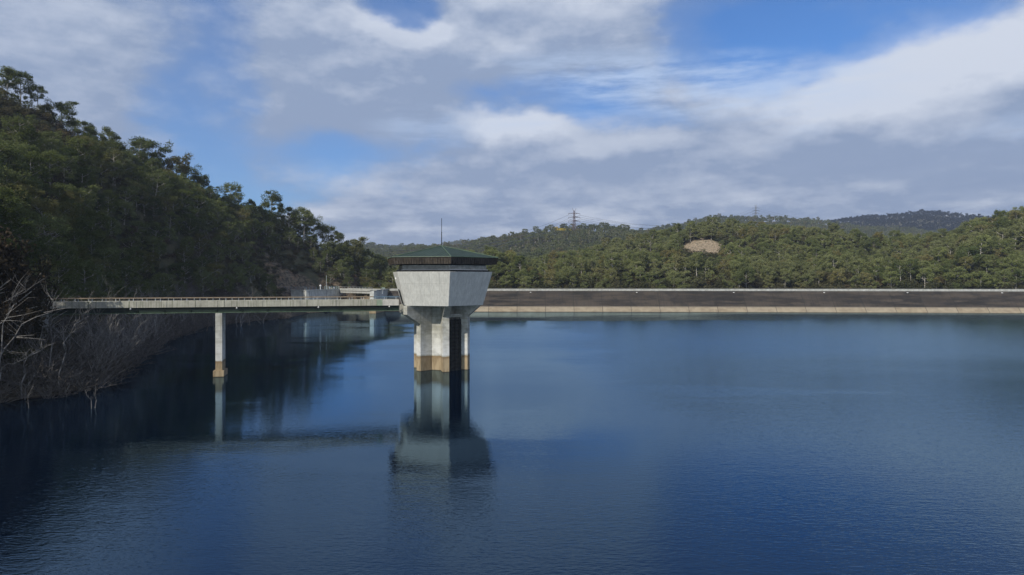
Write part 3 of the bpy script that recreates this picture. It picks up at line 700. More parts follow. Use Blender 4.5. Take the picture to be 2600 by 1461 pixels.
fp = [(-106, 305)] + front[:6]
for i in range(len(fp) - 1):
    L = math.dist(fp[i], fp[i + 1]); k = max(1, int(L / 1.9))
    for j in range(k):
        x_ = fp[i][0] + (fp[i + 1][0] - fp[i][0]) * j / k; y_ = fp[i][1] + (fp[i + 1][1] - fp[i][1]) * j / k; mb.box(x_ - .05, x_ + .05, y_ - .05, y_ + .05, 9.9, 11.53)
mb.build('railing', M['blue_rail'], SA)
# pale green lattice gate with two white discs on top of the wall
G = thing('gate_frame', 'pale green steel frame with white plates on top of the spillway wall', 'gate', (-84.6, 311.5, 10.2), R(70))
mb = MB(); Lg = 11.0
for z_ in (.05, 1.35): mb.box(-1.5, Lg - 1.5, -.06, .06, z_ - .06, z_ + .06)
for t in np.linspace(-1.5, Lg - 1.5, 7): mb.box(t - .06, t + .06, -.07, .07, 0, 1.4)
for t in np.linspace(-1.5, Lg - 1.5, 7)[:-1]: mb.tube([(t, 0, .1), (t + Lg / 6, 0, 1.3)], .05, 4)
mb.build('lattice', M['pale_green'], G)
for t in (2.2, 5.6):
    mb = MB(); mb.box(t - .55, t + .55, -.16, -.09, .3, 1.05); mb.build('plate', M['white'], G, .03)
# spillway road bridge
sb0, sb1 = Vector((-81.2, 320.4)), Vector((-61.6, 300.0)); sd = (sb1 - sb0); SL = sd.length; SBA = math.atan2(sd.y, sd.x)
SB = thing('spillway_bridge', 'short cream concrete road bridge spanning the spillway opening', 'bridge', (sb0.x, sb0.y, 0), SBA)
for yy in (0, 4.6):
    mb = MB()
    for j in range(7): mb.box(j * SL / 7 + .04, (j + 1) * SL / 7 - .04, yy, yy + .3, 9.45, 10.55)
    mb.build('parapet', M['parapet'], SB, .02)
mb = MB(); mb.box(0, SL, .3, 4.6, 9.3, 9.6); mb.build('deck', M['parapet'], SB)
for yy in (.05, 2.2, 4.2):
    mb = MB(); mb.box(0, SL, yy, yy + .5, 8.45, 9.2); mb.build('beam', M['parapet'], SB, .03)
mb = MB(); mb.box(0, SL, .12, .18, 11.25, 11.33)
for j in range(12): mb.box(j * SL / 11 - .04, j * SL / 11 + .04, .1, .2, 10.55, 11.28)
mb.build('railing', M['galv'], SB)
SP = thing('spillway_pier', 'deep concrete pier between the spillway opening and the dam', 'pier', (0, 0, 0))
mb = MB(); mb.prism(ccw([(-61.7, 296), (-59.8, 295.6), (-58.6, 297), (-58.2, 322), (-61.8, 322)]), 2.0, 9.9); mb.build('wall', M['spill'], SP, .06)
mb = MB(); mb.prism(ccw([(-61.5, 294), (-58.6, 294), (-58.0, 323), (-62.2, 323)]), -5, 2.35); mb.build('footing', M['spill'], SP, .06)
mb = MB(); mb.prism(ccw([(-62, 295.5), (-58.6, 295.5), (-57.7, 323), (-62, 323)]), 9.904, 10.25); mb.build('slab', M['parapet'], SP)
WR = MB(); WR.prism(ccw([(-84, 313), (-60, 313), (-60, 324), (-84, 324)]), -5, 1.2); tag(WR.build('spillway_weir', M['spill'], None), 'low tan weir wall at the waterline in the spillway opening', 'weir')
def lamp(label, base, top, h, head=True):
    o = thing('street_lamp', label, 'lamp post', base)
    mb = MB(); mb.tube([(0, 0, 0), (top[0], top[1], h)], [.16, .09], 8); mb.build('pole', M['galv'], o)
    if head: mb = MB(); mb.box(top[0] - .75, top[0] + .75, top[1] - .3, top[1] + .3, h, h + .32); mb.build('lamp_head', M['pale_green'], o, .04)
lamp('leaning galvanised lamp post with flat head beside the spillway pier', (-57.2, 299.5, 6.9), (.75, 0), 3.9)
o = thing('pole', 'tall thin grey pole rising behind the spillway wall', 'pole', (-86.6, 318.5, 9.9))
mb = MB(); mb.tube([(0, 0, 0), (0, 0, 6.6)], .10, 8); mb.build('shaft', M['galv'], o); mb = MB(); mb.box(-.5, .5, -.05, .05, 1.7, 1.8); mb.build('bracket', M['galv'], o)
o = thing('marker_lamp', 'short post with round white globe on the spillway wall', 'lamp', (-86.3, 307.5, 10.2))
mb = MB(); mb.tube([(0, 0, 0), (0, 0, 1.4)], .12, 8); mb.build('post', M['white'], o)
mb = MB(); mb.tube([(0, 0, 1.4), (0, 0, 1.55), (0, 0, 1.8), (0, 0, 2.02), (0, 0, 2.1)], [.2, .38, .45, .32, .1], 12); mb.build('globe', M['white'], o)

# ------------------------------------------------------------------ pylons and lines
def pylon(px, Y, ytop, ybase, m_, label):
    b_ = P(px, ybase, Y); gz = float(hgrid([b_.x], [Y])[0]); H = P(px, ytop, Y).z - gz
    o = thing('power_pylon', label, 'pylon', (b_.x, Y, gz), R(14), 'lattice pylons on the ridge')
    def hw(z_): t = z_ / H; return 3.6 * (1 - t / .55) + 1.2 * (t / .55) if t < .55 else 1.2 - .5 * (t - .55) / .45
    mb = MB(); nl = 13; zs = [H * .9 * i / nl for i in range(nl + 1)]; r = .17
    cs = ((-1, -1), (1, -1), (1, 1), (-1, 1))
    for i in range(nl):
        a, b2 = hw(zs[i]), hw(zs[i + 1])
        for j in range(4):
            c1, c2 = cs[j], cs[(j + 1) % 4]
            mb.tube([(c1[0] * a, c1[1] * a, zs[i]), (c1[0] * b2, c1[1] * b2, zs[i + 1])], r, 4)
            mb.tube([(c1[0] * a, c1[1] * a, zs[i]), (c2[0] * b2, c2[1] * b2, zs[i + 1])], r * .6, 4)
            mb.tube([(c2[0] * a, c2[1] * a, zs[i]), (c1[0] * b2, c1[1] * b2, zs[i + 1])], r * .6, 4)
            mb.tube([(c1[0] * b2, c1[1] * b2, zs[i + 1]), (c2[0] * b2, c2[1] * b2, zs[i + 1])], r * .6, 4)
    mb.build('lattice_body', m_, o)
    arms = []
    for t in (.80, .66, .52):
        z_ = H * t; mb = MB(); L = 9.0; a = hw(z_)
        for sx in (-1, 1):
            for sy in (-1, 1):
                mb.tube([(sx * a, sy * a, z_ + 1.2), (sx * L, 0, z_)], r * .9, 4); mb.tube([(sx * a, sy * a, z_ - .6), (sx * L, 0, z_)], r * .9, 4)
                mb.tube([(sx * a, sy * a, z_ + 1.2), (sx * (a + L) / 2, 0, z_ - .3)], r * .7, 4)
            mb.tube([(sx * L, 0, z_), (sx * L, 0, z_ - 2.2)], .22, 6)
        mb.box(-a - .3, a + .3, -a - .1, a + .1, z_ - .5, z_ + 1.0)
        mb.build('cross_arm', m_, o); arms.append(z_)
    mb = MB()
    for sx in (-1, 1):
        for sy in (-1, 1): mb.tube([(sx * hw(H * .9) * .8, sy * .5, H * .88), (sx * 3.0, 0, H)], r, 4)
    mb.build('earth_horn', m_, o)
    return o, arms, H
p1, a1, H1 = pylon(1458, 1000, 529, 592, M['pylon'], 'reddish lattice power pylon on the wooded hill in front')
p2, a2, H2 = pylon(1919, 1600, 519, 566, M['pylon_pale'], 'pale lattice power pylon farther back on the highest hill')
def arm_pt(o, z_, sx): return o.matrix_basis @ Vector((sx * 9, 0, z_ - 2.2))
wires = []
def cable(pa, pb, sag, label):
    mb = MB(); pts = []
    for i in range(25):
        t = i / 24; q = pa.lerp(pb, t); q.z -= sag * 4 * t * (1 - t); pts.append(tuple(q))
    mb.tube(pts, .13, 4); o = mb.build('power_line', M['wire']); tag(o, label, 'power line', 'power lines between the pylons')
names = {0: 'top', 1: 'middle', 2: 'lowest'}
for i in range(3):
    for sx in (-1, 1):
        sdn = 'near' if sx < 0 else 'far'
        cable(arm_pt(p1, a1[i], sx), arm_pt(p2, a2[i], sx), 26, f'{names[i]} cable of the {sdn} circuit strung between the two pylons')
        e = P(985 + sx * 20, 650 - (2 - i) * 6, 620); cable(arm_pt(p1, a1[i], sx), Vector((e.x, e.y, e.z)), 12, f'{names[i]} cable of the {sdn} circuit descending behind the tower from the front pylon')
        e = P(2260 + sx * 20, 600 - (2 - i) * 8, 1900); cable(arm_pt(p2, a2[i], sx), Vector((e.x, e.y, e.z)), 10, f'{names[i]} cable of the {sdn} circuit running right from the farther pylon')

# ------------------------------------------------------------------ trees
def leaves(centres, radii, per, size, asp, r_):
    """many leaf-sized rhombi through a set of clumps -> verts, faces"""
    V = []
    for (cx, cy, cz), (rx, ry, rz_) in zip(centres, radii):
        k = max(5, int(per * .85 * r_.uniform(.6, 1.3)))
        d = r_.normal(size=(k, 3)); d /= np.linalg.norm(d, axis=1)[:, None]
        rad = r_.uniform(.25, 1.0, k) ** .45; d *= rad[:, None]
        d[:, 2] = np.where(d[:, 2] < 0, d[:, 2] * .8, d[:, 2])
        d = d * (1 + r_.normal(0, .16, k)[:, None])
        c_ = d * (rx, ry, rz_) + (cx, cy, cz)
        u = r_.normal(size=(k, 3)); u[:, 2] *= .7; u /= np.linalg.norm(u, axis=1)[:, None]
        v = np.cross(u, r_.normal(size=(k, 3))); v /= np.linalg.norm(v, axis=1)[:, None] + 1e-9
        s_ = size * r_.uniform(.6, 1.35, k)[:, None]
        V.append(np.stack([c_ - u * s_ * .5, c_ - v * s_ * asp * .5 , c_ + u * s_ * .5, c_ + v * s_ * asp * .5], 1).reshape(-1, 3))
    return np.concatenate(V)
def mesh_from(name, lv, tube_mb, mats):
    v = []; f = []; mi = []
    if tube_mb: v += tube_mb.v; f += tube_mb.f; mi += [0] * len(tube_mb.f)
    b = len(v)
    if lv is not None:
        v += [tuple(x) for x in lv.tolist()]; k = len(lv) // 4; f += [(b + 4 * i, b + 4 * i + 1, b + 4 * i + 2, b + 4 * i + 3) for i in range(k)]
        mi += [len(mats) - 1] * k
    me = bpy.data.meshes.new(name); me.from_pydata(v, [], f)
    for m_ in mats: me.materials.append(m_)
    if len(mats) > 1: me.polygons.foreach_set('material_index', mi)
    me.update(); return me
def gum(seed, H, spread, low, nl, per, lsz, asp=.5, twigs=True, dense=1.0):
    """tapered trunk, limbs, clumps at the limb ends"""
    r_ = np.random.default_rng(seed); mb = MB(); cen = []; rad = []
    lean = r_.normal(0, .05, 2); npt = 7
    tr = []; 
    for i in range(npt):
        t = i / (npt - 1); tr.append(Vector((lean[0] * H * t + math.sin(t * 4 + seed) * .18, lean[1] * H * t + math.cos(t * 3 + seed) * .18, H * .82 * t)))
    r0 = H * .018
    mb.tube(tr, [r0 * (1 - .75 * i / (npt - 1)) * (1.35 if i == 0 else 1) for i in range(npt)], 6)
    for k in range(nl):
        t = low + (1 - low) * (k + r_.uniform(0, .8)) / nl; t = min(t, .98); a = k * 2.4 + r_.uniform(-.5, .5)
        i = min(int(t * (npt - 1)), npt - 2); p0 = tr[i].lerp(tr[i + 1], t * (npt - 1) - i)
        L = spread * (1.05 - .55 * abs(t - (low + .25)) ) * r_.uniform(.6, 1.1) * (.55 if t > .9 else 1); up = r_.uniform(.35, .95)
        p1 = p0 + Vector((math.cos(a) * L * .5, math.sin(a) * L * .5, L * up * .38)); p2 = p0 + Vector((math.cos(a) * L, math.sin(a) * L, L * up))
        rr = r0 * (.55 - .3 * t); mb.tube([p0, p1, p2], [rr, rr * .7, rr * .3], 5)
        ends = [p2]
        for j in range(3):
            a2 = a + r_.uniform(-1.5, 1.5); q = p1 + Vector((math.cos(a2), math.sin(a2), r_.uniform(-.2, 1.1))) * L * r_.uniform(.35, .6); ends.append(q)
            if twigs: mb.tube([p1, q], [rr * .5, rr * .2], 4)
        for q in ends:
            s_ = spread * r_.uniform(.17, .40)
            cen.append(tuple(q + Vector((0, 0, s_ * .2)))); rad.append((s_ * r_.uniform(.8, 1.25), s_ * r_.uniform(.8, 1.25), s_ * r_.uniform(.55, 1.05)))
    q = tr[-1]; s_ = spread * .36; cen.append((q.x, q.y, q.z + s_ * .5)); rad.append((s_, s_, s_ * .7))
    return mb, leaves(cen, rad, per * dense, lsz, asp, r_)
SPEC = [  # H, spread, low, limbs, per
    (15, 3.6, .42, 9, 150), (13, 4.0, .34, 10, 150), (17, 3.4, .50, 9, 150), (11, 3.9, .28, 10, 150), (9, 3.3, .22, 9, 150), (14, 3.2, .38, 8, 120), (12, 3.7, .45, 8, 150), (16, 4.2, .46, 11, 130)]
SPEC2 = [(12, 4.3, .16, 12, 120), (11, 4.1, .13, 12, 120), (14, 4.0, .24, 12, 120), (10, 3.9, .11, 11, 120), (8, 3.5, .10, 10, 120), (13, 3.9, .2, 12, 110), (11, 4.4, .2, 11, 120), (14, 4.5, .24, 13, 110)]
protos = {}
def proto_set(key, leafm, lsz, pm, specs=SPEC, seed0=0, twigs=True):
    L = []
    for i, (H, sp, lo, nl, per) in enumerate(specs):
        mb, lv = gum(seed0 + i * 17 + 3, H, sp, lo, nl, per * pm, lsz, .5, twigs)
        L.append((mb, lv, leafm))
    protos[key] = L
proto_set('near', M['leaf'], .38, 1.25, SPEC2)
proto_set('dark', M['leaf_dark'], .38, 1.25, SPEC2[:6], 200)
proto_set('tall', M['leaf'], .40, 1.25, SPEC, 300)
proto_set('right', M['leaf_right'], .47, 1.15, SPEC[:3] + SPEC2[:5], 400)
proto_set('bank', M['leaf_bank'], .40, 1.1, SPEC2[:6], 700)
proto_set('far', M['leaf_far'], 1.15, .17, SPEC[:6], 600, False)
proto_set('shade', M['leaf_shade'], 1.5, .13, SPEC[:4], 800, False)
split = {}; joined = {}
def split_meshes(key):
    if key not in split:
        split[key] = [(mesh_from('trunk', None, mb, [M['bark']]), mesh_from('crown', lv, None, [lm])) for mb, lv, lm in protos[key]]
    return split[key]
def joined_objs(key):
    if key not in joined:
        col = bpy.data.collections.new('stock_' + key)
        for i, (mb, lv, lm) in enumerate(protos[key]):
            o = bpy.data.objects.new('stock_tree', mesh_from('tree', lv, mb, [M['bark'], lm])); col.objects.link(o)
        joined[key] = col
    return joined[key]
def make_individual(name, key, i, loc, s, rz, label, cat, group, tilt=(0, 0)):
    tm, cm = split_meshes(key)[i]
    o = thing(name, label, cat, loc, rz, group); o.scale = (s[0], s[0], s[1]); o.rotation_euler = (tilt[0], tilt[1], rz)
    for nm, m_ in (('trunk', tm), ('crown', cm)):
        c_ = bpy.data.objects.new(nm, m_); C.objects.link(c_); c_.parent = o
    return o
def scatter(name, pts, col, label, zs=None):
    """one stuff object whose points carry instances of the trees or bushes in col"""
    me = bpy.data.meshes.new(name); k = len(pts); me.vertices.add(k); me.vertices.foreach_set('co', np.array([p[:3] for p in pts], float).ravel())
    for nm, typ, arr in (('rz', 'FLOAT', [p[3] for p in pts]), ('sc', 'FLOAT', [p[4] for p in pts]), ('idx', 'INT', [p[5] for p in pts])):
        at = me.attributes.new(nm, typ, 'POINT'); at.data.foreach_set('value', np.array(arr, np.float32 if typ == 'FLOAT' else np.int32))
    o = bpy.data.objects.new(name, me); C.objects.link(o); tag(o, label, None, None, 'stuff')
    ng = bpy.data.node_groups.new(name + '_nodes', 'GeometryNodeTree'); ng.interface.new_socket('Geometry', in_out='INPUT', socket_type='NodeSocketGeometry'); ng.interface.new_socket('Geometry', in_out='OUTPUT', socket_type='NodeSocketGeometry')
    gi = ng.nodes.new('NodeGroupInput'); go = ng.nodes.new('NodeGroupOutput'); ip = ng.nodes.new('GeometryNodeInstanceOnPoints')
    ci = ng.nodes.new('GeometryNodeCollectionInfo'); ci.inputs[0].default_value = col; ci.inputs['Separate Children'].default_value = True; ci.inputs['Reset Children'].default_value = True
    def attr(nm, typ): a = ng.nodes.new('GeometryNodeInputNamedAttribute'); a.data_type = typ; a.inputs['Name'].default_value = nm; return a.outputs['Attribute']
    cx = ng.nodes.new('ShaderNodeCombineXYZ'); ng.links.new(attr('rz', 'FLOAT'), cx.inputs[2])
    ng.links.new(gi.outputs[0], ip.inputs['Points']); ng.links.new(ci.outputs[0], ip.inputs['Instance']); ip.inputs['Pick Instance'].default_value = True
    ng.links.new(attr('idx', 'INT'), ip.inputs['Instance Index']); ng.links.new(cx.outputs[0], ip.inputs['Rotation']); ng.links.new(attr('sc', 'FLOAT'), ip.inputs['Scale'])
    ng.links.new(ip.outputs[0], go.inputs[0])
    md = o.modifiers.new('instances', 'NODES'); md.node_group = ng
    return o
def jitter_grid(x0, x1, y0, y1, st, r_=rng):
    xs, ys = np.meshgrid(np.arange(x0, x1, st), np.arange(y0, y1, st)); xs = xs.ravel() + r_.uniform(-.45, .45, xs.size) * st; ys = ys.ravel() + r_.uniform(-.45, .45, ys.size) * st
    return xs, ys
def visible(x, y, ztop, canopy=6.0, lo=.25):
    vis = np.ones(x.shape, bool)
    for t in np.linspace(lo, .985, 46):
        px_, py_ = x * t, y * t; zz = CAM_H + (ztop - CAM_H) * t
        hh = hgrid(px_, py_); hh = np.where(hh > .3, hh + canopy * np.clip((1 - t) * np.hypot(x, y) / 14, 0, 1), hh)
        vis &= hh < zz
    return vis
def project(x, y, z): return HX + F * x / y, HY - F * (z - CAM_H) / y
bare_zones = [(P(800, 712, 312), 15), (P(870, 712, 322), 12), (P(920, 712, 330), 8), (P(655, 642, 262), 6), (P(800, 632, 320), 5), (CLEAR[0], CLEAR[1])]
def base_ok(x, y, shore_gap=4.0):
    d = seg_dist(x, y, lake); ok = ~inside(x, y, lake) & (d > shore_gap)
    for c_, r_ in bare_zones: ok &= np.hypot(x - c_.x, (y - c_.y)) > r_
    # keep the line of sight to the clearing open
    ok &= ~((np.abs(x / np.maximum(y, 1) - CLEAR[0].x / CLEAR[0].y) < .027) & (y > CLEAR[0].y - 40) & (y < CLEAR[0].y + 8))
    # clear of the bridge, the spillway works and the dam crest
    s_ = (x - B0.x) * bdir.x + (y - B0.y) * bdir.y; t_ = -(x - B0.x) * bdir.y + (y - B0.y) * bdir.x
    ok &= ~((s_ > -64) & (t_ > -3.5) & (t_ < 6.5))
    ok &= ~((x > -110) & (x < -50) & (y > 285) & (y < 332))
    ok &= ~((x > -60) & (y < 328) & (y > 255) & (d < 22))
    return ok
indiv = []
# --- near hill (left) and everything off-frame on the left that shades and mirrors
x, y = jitter_grid(-300, -50, -60, 420, 5.6); ok = base_ok(x, y, 9.0); x, y = x[ok], y[ok]; z = hgrid(x, y)
px, py = project(x, np.maximum(y, 1), z + 11); infr = (y > 60) & (px > -60) & (px < 1080)
vis = visible(x, y, z + 10) & infr
near_pts = [(x[i], y[i], z[i]) for i in range(len(x)) if vis[i]]
hid = (~vis) & ((infr & (rng.random(len(x)) < .5)) | (~infr & (y < 230) & (x > -280) & (rng.random(len(x)) < .75)))
# --- right hill behind the dam
x2, y2 = jitter_grid(-60, 420, 320, 640, 6.5); ok = base_ok(x2, y2, 10); x2, y2 = x2[ok], y2[ok]; z2 = hgrid(x2, y2)
px2, py2 = project(x2, y2, z2 + 12); ok = (px2 > 880) & (px2 < 2680) & visible(x2, y2, z2 + 12, 7.0); x2, y2, z2 = x2[ok], y2[ok], z2[ok]
order_l = sorted(near_pts, key=lambda p: p[1]); N_LEFT, N_RIGHT = 205, 85
r2 = sorted(range(len(x2)), key=lambda i: math.hypot(x2[i], y2[i]))
print('TREES left visible', len(near_pts), 'hidden', int(hid.sum()), 'right', len(x2))
def zone_label(px, py, i, key):
    form = (['tall open-crowned', 'broad-crowned', 'very tall slender', 'rounded', 'low bushy', 'thin-crowned', 'spreading', 'tall many-limbed'] if key in ('tall', 'right') else ['bushy', 'rounded leafy', 'tall leafy', 'wide leafy', 'low bushy', 'narrow leafy', 'spreading leafy', 'large leafy'])[i % 8]; form = ('dark ' if key == 'dark' else '') + form
    if key == 'right': where = ('just behind the dam parapet beside the tower' if px < 1420 else 'behind the dam crest at the foot of the hill' if px < 2100 else 'behind the dam crest under the dark far hill' if px < 2400 else 'behind the dam crest at the right edge of the forest')
    elif py < 330: where = 'on the bare crest at the top of the left hill'
    elif py < 480 and px < 420: where = 'on the upper slope of the left hill'
    elif px > 700: where = 'above the rock cut at the end of the left hill'
    elif py > 640: where = 'low on the left bank above the dead trees'
    else: where = 'in the dense forest on the middle of the left hill'
    return f'{form} gum tree {where}', 'gum trees ' + where
def mk(p, key, i, s, grp=None):
    pp = project(p[0], p[1], p[2] + 8 * s); lab, gr = zone_label(pp[0], pp[1], i, key)
    make_individual('gum_tree', key, i, (p[0], p[1], p[2] - .3), (s * random.uniform(.92, 1.12), s), random.uniform(0, 6.28), lab, 'tree', gr, (random.gauss(0, .03), random.gauss(0, .03)))
# skyline specimens at the top left, tall with clear trunks
SKYL = [(18, 158, 231, 2), (52, 170, 233, 7), (95, 205, 236, 2), (75, 240, 235, 5), (118, 260, 239, 0), (150, 252, 243, 1), (212, 300, 252, 6), (270, 318, 261, 0), (345, 345, 275, 7), (398, 352, 285, 1), (35, 235, 232, 5), (5, 220, 230, 0),
        (480, 415, 300, 1), (590, 462, 318, 7), (690, 478, 333, 1), (770, 522, 343, 0), (830, 562, 352, 2), (445, 385, 294, 6), (520, 440, 308, 0), (640, 500, 325, 2), (735, 520, 339, 6), (800, 545, 347, 1),
        (865, 585, 352, 5), (890, 602, 356, 1), (915, 616, 360, 0), (938, 630, 365, 6), (962, 645, 370, 3), (985, 655, 374, 1), (845, 600, 348, 4), (875, 625, 350, 3), (925, 650, 358, 3), (2580, 522, 392, 7), (2545, 552, 396, 1), (2500, 566, 415, 6)]
for (px_, py_, Y_, i) in SKYL:
    X_ = (px_ - HX) * Y_ / F; gz = float(hgrid([X_], [Y_])[0]); want = P(px_, py_, Y_).z - gz; s = max(.45, min(1.5, want / ((SPEC[:3] + SPEC2[:5] if px_ > 2000 else SPEC)[i][0] * .98)))
    mk((X_, Y_, gz), 'right' if px_ > 2000 else 'tall', i, s)
cnt = 0; rest = []
for p in order_l:
    ppx, ppy = project(p[0], p[1], p[2] + 6)
    s = random.uniform(.62, .98); dist = math.hypot(p[0], p[1])
    if ppy > 620: s *= .8
    if ppy < 340: continue
    if 640 < ppx < 830 and 600 < ppy < 700: s *= .7
    q_ = random.random(); key = 'dark' if q_ < .38 else 'tall' if q_ < .52 else 'near'; i = random.randrange(len(protos[key]))
    if cnt < N_LEFT: mk(p, key, i, s); cnt += 1
    else: rest.append((p[0], p[1], p[2] - .3, random.uniform(0, 6.28), s, random.randrange(8)))
for i in np.nonzero(hid)[0]: rest.append((x[i], y[i], z[i] - .3, random.uniform(0, 6.28), random.uniform(.6, .95), random.randrange(8)))
scatter('forest', rest, joined_objs('near'), 'mass of further gum trees covering the left hill')
restr = []; cnt = 0
for i in r2:
    ppx = HX + F * x2[i] / y2[i]; dark = ppx < 1390 and y2[i] < 400
    s = random.choice([random.uniform(.5, .8), random.uniform(.7, 1.0), random.uniform(.9, 1.12)]) * (1.1 if ppx > 2450 else .9)
    if dark: s *= 1.0 if ppx < 1330 else .75
    if abs(x2[i] / y2[i] - CLEAR[0].x / CLEAR[0].y) < .033 and CLEAR[0].y - 110 < y2[i] < CLEAR[0].y: s *= .5
    if cnt < N_RIGHT: mk((x2[i], y2[i], z2[i]), 'right' if not dark else 'right', random.randrange(8), s); cnt += 1
    else: restr.append((x2[i], y2[i], z2[i] - .3, random.uniform(0, 6.28), s, random.randrange(8)))
scatter('forest', restr, joined_objs('right'), 'sunlit olive gum forest on the hill behind the dam')
# far hills
fx, fy = [], []
for (ya, yb, st) in ((640, 1000, 9), (1000, 1700, 10.5), (1700, 2700, 11.5)):
    a, b_ = jitter_grid(-ya * .6 - 200, yb * .8, ya, yb, st); k = (np.abs(a / b_ + .0) < .80) & (a / b_ > -.3); fx.append(a[k]); fy.append(b_[k])
fx = np.concatenate(fx); fy = np.concatenate(fy); fz = hgrid(fx, fy); k = visible(fx, fy, fz + 11, 8.0, .2); fx, fy, fz = fx[k], fy[k], fz[k]
ppx = HX + F * fx / fy
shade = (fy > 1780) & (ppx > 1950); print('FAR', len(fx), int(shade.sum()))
fr_ = [(fx[i], fy[i], fz[i] - .5, random.uniform(0, 6.28), random.uniform(.6, 1.15), random.randrange(6)) for i in range(len(fx)) if not shade[i]]
scatter('forest', fr_, joined_objs('far'), 'pale distant eucalypt forest on the hills under the pylons')
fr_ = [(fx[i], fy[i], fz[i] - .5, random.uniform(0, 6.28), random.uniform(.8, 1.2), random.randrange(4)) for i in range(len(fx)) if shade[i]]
scatter('forest', fr_, joined_objs('shade'), 'forest on the farthest hill at right, cloud shadow painted into its leaves')
# a patch of yellow wattle near the first pylon
yel = bpy.data.collections.new('stock_wattle')
for i in range(3):
    r_ = np.random.default_rng(50 + i); cen = [(r_.uniform(-1.5, 1.5), r_.uniform(-1.5, 1.5), r_.uniform(1, 2.2)) for _ in range(6)]
    yel.objects.link(bpy.data.objects.new('stock_wattle', mesh_from('wattle', leaves(cen, [(1.3, 1.3, 1)] * 6, 26, .9, .6, r_), None, [M['yellow']])))
wp = []
for _ in range(20):
    q = P(1432 + random.gauss(0, 14), 585, 985 + random.gauss(0, 6)); wp.append((q.x, q.y, float(hgrid([q.x], [q.y])[0]) + 9.0, 0, 1.3, random.randrange(3)))
# undergrowth bushes
bush = bpy.data.collections.new('stock_bush')
for i in range(6):
    r_ = np.random.default_rng(90 + i); k = 5; cen = [(r_.uniform(-1.1, 1.1), r_.uniform(-1.1, 1.1), r_.uniform(.5, 1.7)) for _ in range(k)]
    bush.objects.link(bpy.data.objects.new('stock_bush', mesh_from('bush', leaves(cen, [(.95, .95, .75)] * k, 130, .34, .5, r_), None, [M['scrub'] if i < 4 else M['brush']])))
x, y = jitter_grid(-260, -45, 70, 420, 2.5); d = seg_dist(x, y, lake); k = ~inside(x, y, lake) & (d > 5); x, y = x[k], y[k]; z = hgrid(x, y)
px, py = project(x, y, z + 2); k = (px > -30) & (px < 1060) & visible(x, y, z + 3, 2.0); x, y, z, px, py = x[k], y[k], z[k], px[k], py[k]
near_rock = np.zeros(x.shape, bool)
for c_, r_ in bare_zones[:4]: near_rock |= np.hypot(x - c_.x, y - c_.y) < r_
keep = (rng.random(len(x)) < np.where(near_rock, .10, .8)) & ~((x > -100) & (x < -50) & (y > 290) & (y < 330)); s_ = (x - B0.x) * bdir.x + (y - B0.y) * bdir.y; t_ = -(x - B0.x) * bdir.y + (y - B0.y) * bdir.x; keep &= ~((s_ > -58) & (t_ > -1.5) & (t_ < 4.5))
up = [(x[i], y[i], z[i] - .2, random.uniform(0, 6.28), random.uniform(.7, 1.5), random.randrange(6)) for i in range(len(x)) if keep[i]]
x, y = jitter_grid(-50, 420, 322, 500, 3.8); d = seg_dist(x, y, lake); k = ~inside(x, y, lake) & (d > 17) & (np.hypot(x - CLEAR[0].x, y - CLEAR[0].y) > 15); x, y = x[k], y[k]; z = hgrid(x, y)
up += [(x[i], y[i], z[i] - .2, random.uniform(0, 6.28), random.uniform(1.1, 2.7), random.randrange(4)) for i in range(len(x))]
print('BUSH', len(up))
scatter('undergrowth', up, bush, 'low scrub and bushes under the trees')
scatter('wattle_scrub', wp, yel, 'patch of bright yellow scrub below the front pylon')

# ------------------------------------------------------------------ dead and bare trees
def bare(seed, H, lean=(0, 0), gens=4, r0=None, splay=.55, mb=None):
    r_ = random.Random(seed); mb = mb or MB(); r0 = r0 or H * .013
    def grow(p, d, L, r, gnr):
        pts = [p]; q = p; dd = d.copy(); n_ = 4 if gnr < 2 else 3
        for i in range(n_):
            dd = (dd + Vector((r_.gauss(0, .12), r_.gauss(0, .12), r_.gauss(.02, .08)))).normalized(); q = q + dd * L / n_; pts.append(q)
        mb.tube(pts, [r * (1 - .5 * i / n_) for i in range(n_ + 1)], 5 if gnr == 0 else 4 if gnr == 1 else 3)
        if gnr >= gens: return
        nb = 3 if gnr < 2 else 2 + (r_.random() < .5)
        for k in range(nb):
            t = 1.0 if k == 0 else r_.uniform(.45, .95); i = min(int(t * n_), n_ - 1); b0 = pts[i].lerp(pts[i + 1], t * n_ - i)
            a = r_.uniform(0, 6.28); nd = (dd + Vector((math.cos(a), math.sin(a), r_.uniform(-.1, .5))) * splay * r_.uniform(.6, 1.3)).normalized()
            grow(b0, nd, L * r_.uniform(.5, .75), r * .52, gnr + 1)
    grow(Vector((0, 0, -.6)), Vector((lean[0], lean[1], 1)).normalized(), H * .42, r0, 0)
    return mb
bare_m = [bare(11 + i, 10, (random.uniform(-.15, .25), 0), 4 if i < 5 else 5, .125, .5 + .06 * (i % 3)).mesh('branches', M['dead'] if i % 2 else M['twig']) for i in range(8)]
def place_bare(name, i, loc, s, rz, label, cat, group):
    o = bpy.data.objects.new(name, bare_m[i]); C.objects.link(o); o.location = loc; o.scale = (s, s, s); o.rotation_euler = (random.gauss(0, .08), random.gauss(.05, .08), rz); tag(o, label, cat, group)
FORM = ['with a forked top', 'with fine twigs', 'leaning with long branches', 'with short broken limbs', 'with upswept branches', 'thick with fine twigs', 'with a twiggy rounded head', 'with a crooked stem']
